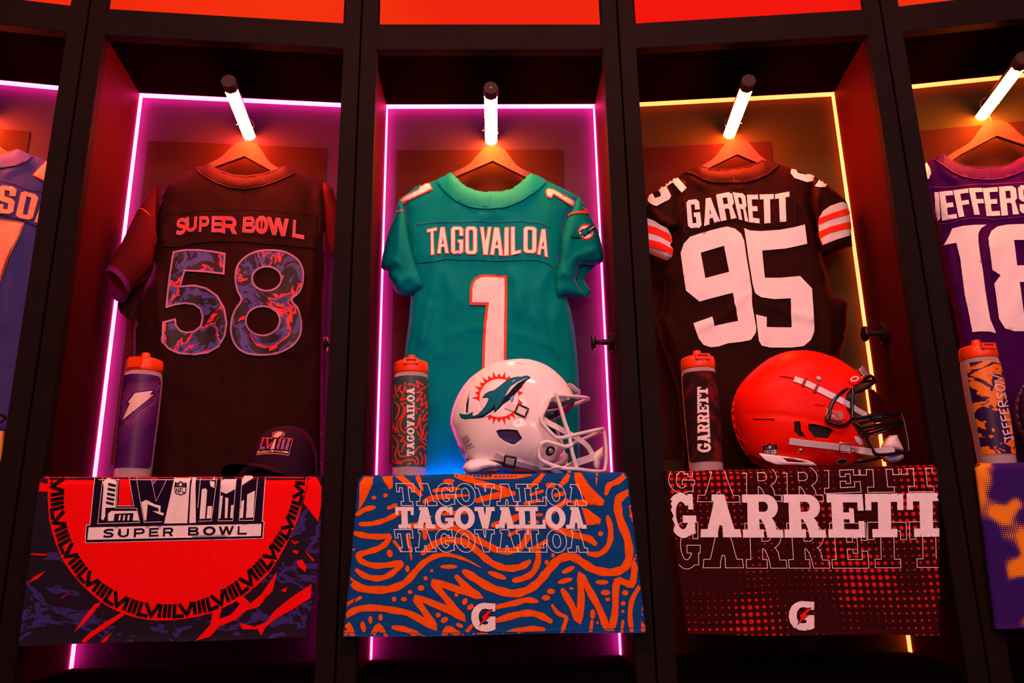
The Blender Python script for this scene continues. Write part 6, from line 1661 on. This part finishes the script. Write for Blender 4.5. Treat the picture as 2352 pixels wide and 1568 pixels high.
N5 = [(1420, 600, .090), (1500, 580, .072), (1580, 530, .050), (1650, 480, .02), (1670, 465, .0)]
N6 = [(1500, 1050, .092), (1600, 1060, .078), (1720, 1025, .055), (1850, 990, .03), (1990, 960, .0)]
bars(H, ZO, [N1, N2, N3, N4, N5, N6], .0044, M_maskb, T, single=[[(1960, 830, .006), (1990, 920, .006), (2020, 1060, .006), (2040, 1180, .006), (2045, 1262, .006)]])
g = Geo(); g.add(*weld(*garment(H.lk, ZO([(1605, 830), (1690, 822), (1765, 830), (1770, 890), (1740, 930), (1660, 935), (1605, 900)]), H.y - .062, .008, R=8, step=4, back=.8)[:2]), M_maskb, True); g.part(T, 'mask_bridge')
g = Geo(); g.add(*weld(*garment(H.lk, ZO([(1320, 640), (1380, 590), (1425, 600), (1430, 660), (1370, 690), (1335, 690)]), H.y - .092, .008, R=8, step=4, back=.8)[:2]), M_pad, True); g.part(T, 'brow_pad')
# clear visor
vq = ZO([(1440, 640), (1560, 560), (1650, 560), (1720, 640), (1790, 740), (1830, 820), (1600, 850), (1430, 860)])
M_visor = mat('clear_visor', (0.95, 0.9, 0.85), 0.04, trans=1.0, ior=1.05, spec=.3)
vv, vt = fill([vq], step=8)
vis = []
for p in vv:
    q = H.lk.at(p[0], p[1], H.y - .05); x0 = H.lk.at(*ZO([(1440, 700)])[0], H.y)[0]
    dy = .095 - .085 * min(1, max(0, (q[0] - x0) / .075)) ** 1.6
    vis.append(H.lk.at(p[0], p[1], H.y - dy))
vis = np.array(vis)
for sg in (1, -1):
    T.part('visor', np.array([(p[0], H.y + sg * (p[1] - H.y), p[2]) for p in vis]), [tuple(t) for t in vt], M_visor, smooth=True)
cl = ZO([(1110, 770), (1160, 775), (1300, 810), (1320, 860), (1300, 910), (1220, 915), (1120, 870), (1095, 860)])
g = Geo(); g.add(*weld(*garment(H.lk, cl, H.y - .114, .004, R=6, step=5, back=.3)[:2]), mat('clear_orange_clip', (0.9, 0.25, 0.2), .1, trans=.6), True); g.part(T, 'mask_clip', label='clear plastic clip')
disc_on(H, ZO, (1262, 862), .0085, .0095, M_chrome, T, 'clip_screw')
disc_on(H, ZO, (1032, 438), .0062, .003, M_chrome, T, 'snap_stud'); disc_on(H, ZO, (825, 1250), .0058, .003, M_chrome, T, 'snap_stud'); disc_on(H, ZO, (1092, 1290), .002, .001, M_pad, T, 'rivet')
q = ZO([(1460, 335), (1520, 295), (1560, 320), (1620, 390), (1600, 420), (1550, 440), (1500, 400)])
g = Geo(); g.add(*weld(*garment(H.lk, q, H.y, .024, R=8, step=4, back=1.0)[:2]), M_clearclip, True); g.part(T, 'brow_clip', label='clear plastic clip')
strap_on(H, T, 'chin_strap', ZO, [(755, 445), (850, 475), (950, 520), (1080, 585), (1200, 645), (1300, 695)], .0145, m=M_strapw, free=[((1390, 745), H.y - .09), ((1480, 800), H.y - .07), ((1580, 850), H.y - .05)])
for cx, cy, rt in ((868, 475, .42), (1000, 545, .46)):
    T.part('strap_buckle', *buckle(H, ZO, cx, cy, 16, 100, rt, M_bridge, .0018, .0038), M_bridge, smooth=True)
strap_on(H, T, 'chin_strap', ZO, [(700, 1138), (850, 1158), (1000, 1175), (1200, 1198), (1400, 1225)], .0150, m=M_strapw, free=[((1520, 1245), H.y - .095), ((1640, 1262), H.y - .075), ((1780, 1240), H.y - .05), ((1880, 1245), H.y - .03)])
T.part('strap_buckle', *buckle(H, ZO, 1322, 1212, 125, 105, .10, M_chrome, .0014, .003), M_chrome, smooth=True)
rb = ZO([(262, 1335), (330, 1302), (450, 1300), (600, 1312), (750, 1335), (880, 1362), (935, 1395), (950, 1432), (900, 1440), (760, 1430), (600, 1432), (400, 1448), (340, 1430)])
rh = ZO([(600, 1335), (700, 1345), (800, 1365), (880, 1398), (760, 1395), (650, 1390)])
v2, t2 = fill([rb], [rh], step=5)
dd = dist_to(v2, rb); dd = np.minimum(dd, dist_to(v2, rh)); kk = np.clip(dd / 6, 0, 1)
bv = []
for p, k in zip(v2, kk):
    x, z = H.flat(p); bv.append((x, H.y - max(H.lat_xz(x, z), .075) - .004 - .004 * math.sqrt(max(0, 1 - (1 - k) ** 2)), z))
nb = len(bv); back_ = [(p[0], p[1] + .010, p[2]) for p in bv]
fb = [tuple(t) for t in t2] + [tuple(nb + j for j in t[::-1]) for t in t2]
cnt = {(int(t[k]), int(t[(k + 1) % 3])) for t in t2 for k in range(3)}
fb += [(a, b, nb + b, nb + a) for a, b in cnt if (b, a) not in cnt]
g = Geo(); g.add(bv + back_, fb, M_strapw, True); o = g.part(T, 'neck_bumper', label='white openwork bumper'); crease_smooth(o, 50)
g = Geo(); Pm = Print(H.lk, g, HB, 5.0)
bd = ZO([(1425, 1085), (1470, 1090), (1520, 1130), (1525, 1175), (1490, 1185), (1445, 1140)])
Pm.put([bd], M_shieldpaper, .0012); Pm.letters(line(sans, 'SCH', (ZO([(1445, 1092)])[0], ZO([(1520, 1158)])[0]), (ZO([(1432, 1112)])[0], ZO([(1502, 1182)])[0]), [1, 1, 1], .2) if False else [], M_shieldink, .002)
g.part(T, 'small_badge')
g = Geo(); Pm = Print(H.lk, g, HB, 5.0)
Pm.put([ZO(ell(1296, 1365, 66, 32, 20, rot=-.1))], M_pad, .0008); Pm.put([ZO(ell(1296, 1365, 66, 32, 20, rot=-.1))], M_shieldpaper, .0012, [ZO(ell(1296, 1365, 58, 26, 20, rot=-.1))], grid=False)
g.part(T, 'jaw_badge')
cup = ZO([(1740, 1215), (1790, 1110), (1830, 1075), (1920, 1072), (1928, 1110), (1985, 1225), (1980, 1250), (1900, 1245), (1850, 1250), (1800, 1235)])
g = Geo(); g.add(*weld(*garment(H.lk, cup, H.y - .018, .020, R=16, step=4, back=.8)[:2]), M_strapw, True); g.part(T, 'chin_cup')
q = ZO([(1755, 1300), (1985, 1290), (1990, 1330), (1940, 1370), (1850, 1390), (1770, 1370)])
g = Geo(); g.add(*weld(*garment(H.lk, q, H.y - .018, .014, R=14, step=4, back=.8)[:2]), mat('pale_violet_liner', (.30, .30, .55), .4), True); g.part(T, 'chin_liner', label='pale violet chin liner')

# ---------------------------------------------------------------- helmet at the left edge (dark violet back of mask seen) and at the right edge
def edge_helmet(i, c_px, rx, rz, m, mm, label, open_side):
    head = [np.array([c_px[0] + rx * math.cos(a), c_px[1] + rz * math.sin(a)]) for a in np.linspace(0, 2 * math.pi, 41)[:-1]]
    H = Helmet(i, .108, head, c_px, .104)
    T = Thing(H.lk, 'football_helmet', label, 'helmet', (H.c[0], .108, Z_SHELF), group='football helmets on the shelves')
    cut = [p for p in head if not (p[0] > c_px[0] + rx * .55 and p[1] > c_px[1] - rz * .25)]
    k = max(range(len(cut)), key=lambda j: np.linalg.norm(cut[j] - cut[j - 1]))
    cut = cut[k:] + cut[:k]
    cut += [np.array([c_px[0] + rx * .45, c_px[1] - rz * .15]), np.array([c_px[0] + rx * .35, c_px[1] + rz * .25]), np.array([c_px[0] + rx * .62, c_px[1] + rz * .55])][::1] if cut[-1][1] < c_px[1] else [np.array([c_px[0] + rx * .62, c_px[1] + rz * .55]), np.array([c_px[0] + rx * .35, c_px[1] + rz * .25]), np.array([c_px[0] + rx * .45, c_px[1] - rz * .15])]
    V, F, n, tr = H.shell(cut, [], .006)
    T.part('shell', *weld(V, F), m, smooth=True)
    idf = lambda pts: [np.array(p) for p in pts]
    b = lambda u, v, y: (c_px[0] + rx * u, c_px[1] + rz * v, y)
    bars(H, idf, [[b(1.25, -.28, 0), b(1.15, -.3, .04), b(.75, -.33, .09), b(.55, -.2, .105), b(.5, .1, .108), b(.65, .3, .105), b(1.0, .28, .07), b(1.3, .22, .0)], [b(.5, .35, .108), b(.55, .58, .10), b(.9, .78, .07), b(1.35, .8, 0)], [b(.72, -.3, .09), b(.8, .3, .095), b(.95, .78, .07)]], .0038, mm, T, single=[[b(1.3, .2, .006), b(1.4, .5, .006), b(1.36, .8, .006)]])
    return H, T
M_shellv = mat('violet_shell', (0.16, 0.02, 0.10), 0.2, coat=.5); M_shellp = mat('dark_purple_shell', (0.035, 0.006, 0.06), 0.35, coat=.2)
H, T = edge_helmet(-2, (-192, 985), 150, 130, M_shellv, mat('blue_violet_mask', (.12, .06, .2), .3), 'violet helmet cut off at the left edge of the picture', 1)
q = [np.array(p, float) for p in [(-30, 985), (8, 990), (10, 1010), (6, 1060), (-20, 1075), (-40, 1040)]]
g = Geo(); g.add(*weld(*garment(H.lk, q, H.y - .01, .012, R=10, step=4, back=.8)[:2]), mat('yellow_chin_cup', (.8, .35, .08), .5), True); g.part(T, 'chin_cup', label='yellow chin cup')
q = [H.lk.at(-60, 984, H.y - .03), H.lk.at(16, 983, H.y - .03)]
H, T = edge_helmet(2, (2487, 938), 150, 122, M_shellp, M_maskw, 'dark purple helmet cut off at the right edge of the picture', 1)
g = Geo(); Pm = Print(H.lk, g, H.near, 6.0); Pm.put([[np.array(p, float) for p in [(2345, 866), (2360, 880), (2400, 905), (2440, 900), (2420, 930), (2380, 925), (2355, 895)]]], M_twhite, .0012); g.part(T, 'horn_mark', label='pale horn mark')

# ---------------------------------------------------------------- baseball cap
ZC = fr(9.8, 520, 960)
M_capc = mat('dark_plum_cap_cloth', (0.020, 0.0022, 0.016), .75, bump=.4, bscale=700, spec=.15); M_capd = mat('black_brim_underside', (0.006, 0.003, 0.005), .8, spec=.1)
lk = L[-1]; CY = 0.122
T = Thing(lk, 'baseball_cap', 'dark plum baseball cap with an embroidered emblem in front of the 58 jersey', 'cap', (lk.at(655, 1080, CY)[0], CY, Z_SHELF))
cx = lk.at(*ZC([(1240, 1000)])[0], CY)[0]; zt_ = lk.at(*ZC([(1240, 205)])[0], CY)[2]; zb_ = Z_SHELF + .012
wx = (lk.at(*ZC([(2060, 1000)])[0], CY)[0] - lk.at(*ZC([(430, 1000)])[0], CY)[0]) / 2
V = []; F = []; na, nk = 64, 22
for k in range(nk + 1):
    u = k / nk; a = u * math.pi / 2
    rr_ = math.cos(a) ** .72; z = zb_ + (zt_ - zb_) * math.sin(a) ** .95
    for j in range(na):
        t = 2 * math.pi * j / na
        seam_ = 1 - .006 * math.exp(-((((t / (math.pi / 3)) + .5) % 1 - .5) / .03) ** 2)
        V.append((cx + wx * rr_ * math.cos(t) * seam_ + .012 * u, CY + .092 * rr_ * math.sin(t) * seam_ - .006 * u, z))
for k in range(nk):
    for j in range(na): F.append((k * na + j, k * na + (j + 1) % na, (k + 1) * na + (j + 1) % na, (k + 1) * na + j))
crown = T.part('crown', V, F, M_capc, smooth=True)
CB = bvh_of(V, F)
T.part('button', *lathe([(.007, zt_ - .002), (.0065, zt_ + .002), (.003, zt_ + .0035)], 16, (cx + .012, CY - .006, 0)), M_capc, smooth=True)
# brim reaching forward over the shelf edge, curved
g = Geo(); nb_, nr = 40, 10; top_, bot_ = [], []
bcx = cx - .012
for j in range(nb_ + 1):
    t = math.pi + math.pi * j / nb_ - .42
    for k in range(nr + 1):
        u = k / nr
        x = bcx + (wx * .99 + (wx * .10) * u * abs(math.cos(t))) * math.cos(t) * (1 + .02 * u)
        y = CY + .092 * math.sin(t) + u * .055 * math.sin(t + .42)
        x -= u * .030 * abs(math.sin(t + .42)); dr = math.cos(t + .42)
        z = zb_ + .030 - .030 * dr * dr - .004 * u
        top_.append((x, y, max(z, Z_SHELF + .0145))); bot_.append((x, y, max(z, Z_SHELF + .0145) - .003))
q = [(j * (nr + 1) + k, j * (nr + 1) + k + 1, (j + 1) * (nr + 1) + k + 1, (j + 1) * (nr + 1) + k) for j in range(nb_) for k in range(nr)]
g.add(top_, q, M_capc, True); g.add(bot_, [f[::-1] for f in q], M_capd, True)
edge = [(nr, )]
ei = [j * (nr + 1) + nr for j in range(nb_ + 1)]; nt_ = len(top_)
g.f += [(a, b, nt_ + b, nt_ + a) for a, b in zip(ei, ei[1:])]; g.m += [0] * nb_; g.s += [False] * nb_
g.part(T, 'brim')
g = Geo(); Pm = Print(lk, g, CB, 4.0)
M_cpink = mat('coral_thread', (0.85, 0.36, 0.27), .6, spec=.2); M_cred = mat('red_thread', (0.55, 0.012, 0.03), .6, spec=.2); M_cvio = mat('violet_thread', (0.26, 0.07, 0.24), .6, spec=.2)
def pc(m, o, *polys):
    for q in polys: Pm.put([ZC(q)], m, o, step=4)
pc(M_cpink, .0005, [(675, 832), (720, 720), (745, 690), (810, 440), (1030, 450), (1040, 330), (1160, 296), (1280, 310), (1315, 345), (1290, 400), (1215, 455), (1460, 455), (1492, 490), (1425, 715), (1432, 745), (1400, 842), (1180, 808), (1020, 800), (860, 808)])
pc(M_capd, .0009, [(695, 810), (735, 700), (815, 450), (1035, 465), (1045, 420), (1045, 350), (1110, 318), (1180, 305), (1280, 318), (1298, 345), (1275, 395), (1195, 462), (1455, 465), (1480, 495), (1415, 715), (1422, 745), (1392, 825), (1180, 792), (1020, 784), (860, 792)])
pc(M_cpink, .0013, ell(1165, 375, 108, 52, 24, rot=-.38), [(1060, 425), (1140, 420), (1215, 385), (1160, 450), (1070, 440)], [(1090, 470), (1125, 480), (1080, 695), (990, 700), (1050, 560)], [(715, 742), (1000, 718), (1395, 755), (1380, 795), (1150, 770), (1000, 765), (695, 798)])
pc(M_cred, .0013, [(815, 455), (860, 455), (830, 560), (785, 565)], [(905, 460), (950, 460), (955, 590), (905, 600)], [(1175, 475), (1240, 475), (1225, 545), (1170, 570)], [(1385, 470), (1445, 475), (1425, 550), (1365, 540)], [(960, 610), (1000, 560), (1045, 530), (1000, 640), (965, 640)])
pc(M_cvio, .0013, [(780, 570), (830, 565), (800, 640), (880, 645), (870, 700), (745, 710)], [(900, 605), (960, 600), (975, 690), (905, 690)], [(1165, 575), (1220, 550), (1180, 705), (1130, 700), (1140, 600)], [(1270, 485), (1335, 485), (1280, 712), (1215, 705)], [(1360, 548), (1422, 556), (1375, 722), (1305, 710)])
for S, Hh in glyphs(sans, 'SUPERBOWL', [ZC(q) for q in ([(755, 735), (808, 728), (795, 770), (740, 778)], [(822, 728), (875, 724), (862, 765), (808, 770)], [(885, 724), (930, 722), (920, 763), (875, 765)], [(935, 722), (975, 722), (968, 762), (925, 763)], [(980, 722), (1025, 724), (1018, 764), (972, 763)], [(1075, 728), (1125, 732), (1120, 770), (1068, 767)], [(1135, 732), (1195, 738), (1188, 776), (1130, 771)], [(1200, 738), (1260, 745), (1255, 783), (1195, 777)], [(1275, 747), (1310, 750), (1305, 788), (1268, 784)])]): Pm.put(S, M_capd, .0017, Hh, step=5, grid=False)
g.part(T, 'emblem_patch', parent=crown, label='embroidered red, violet and coral emblem')

# ------------------------------------------------------------------ small blue lamp standing low behind the white helmet
bl = bpy.data.lights.new('blue_up_light', 'AREA'); bl.shape = 'RECTANGLE'; bl.size = .17; bl.size_y = .012; bl.color = (0.10, 0.14, 1.0); bl.energy = .38
bo = bpy.data.objects.new('blue_up_light', bl); C.objects.link(bo)
p0 = Vector(L[0].world((-0.105, 0.213, Z_SHELF + .012))); p1 = Vector(L[0].world((-0.10, 0.262, 0.29)))
bo.location = p0; bo.rotation_euler = (p1 - p0).to_track_quat('-Z', 'Y').to_euler()
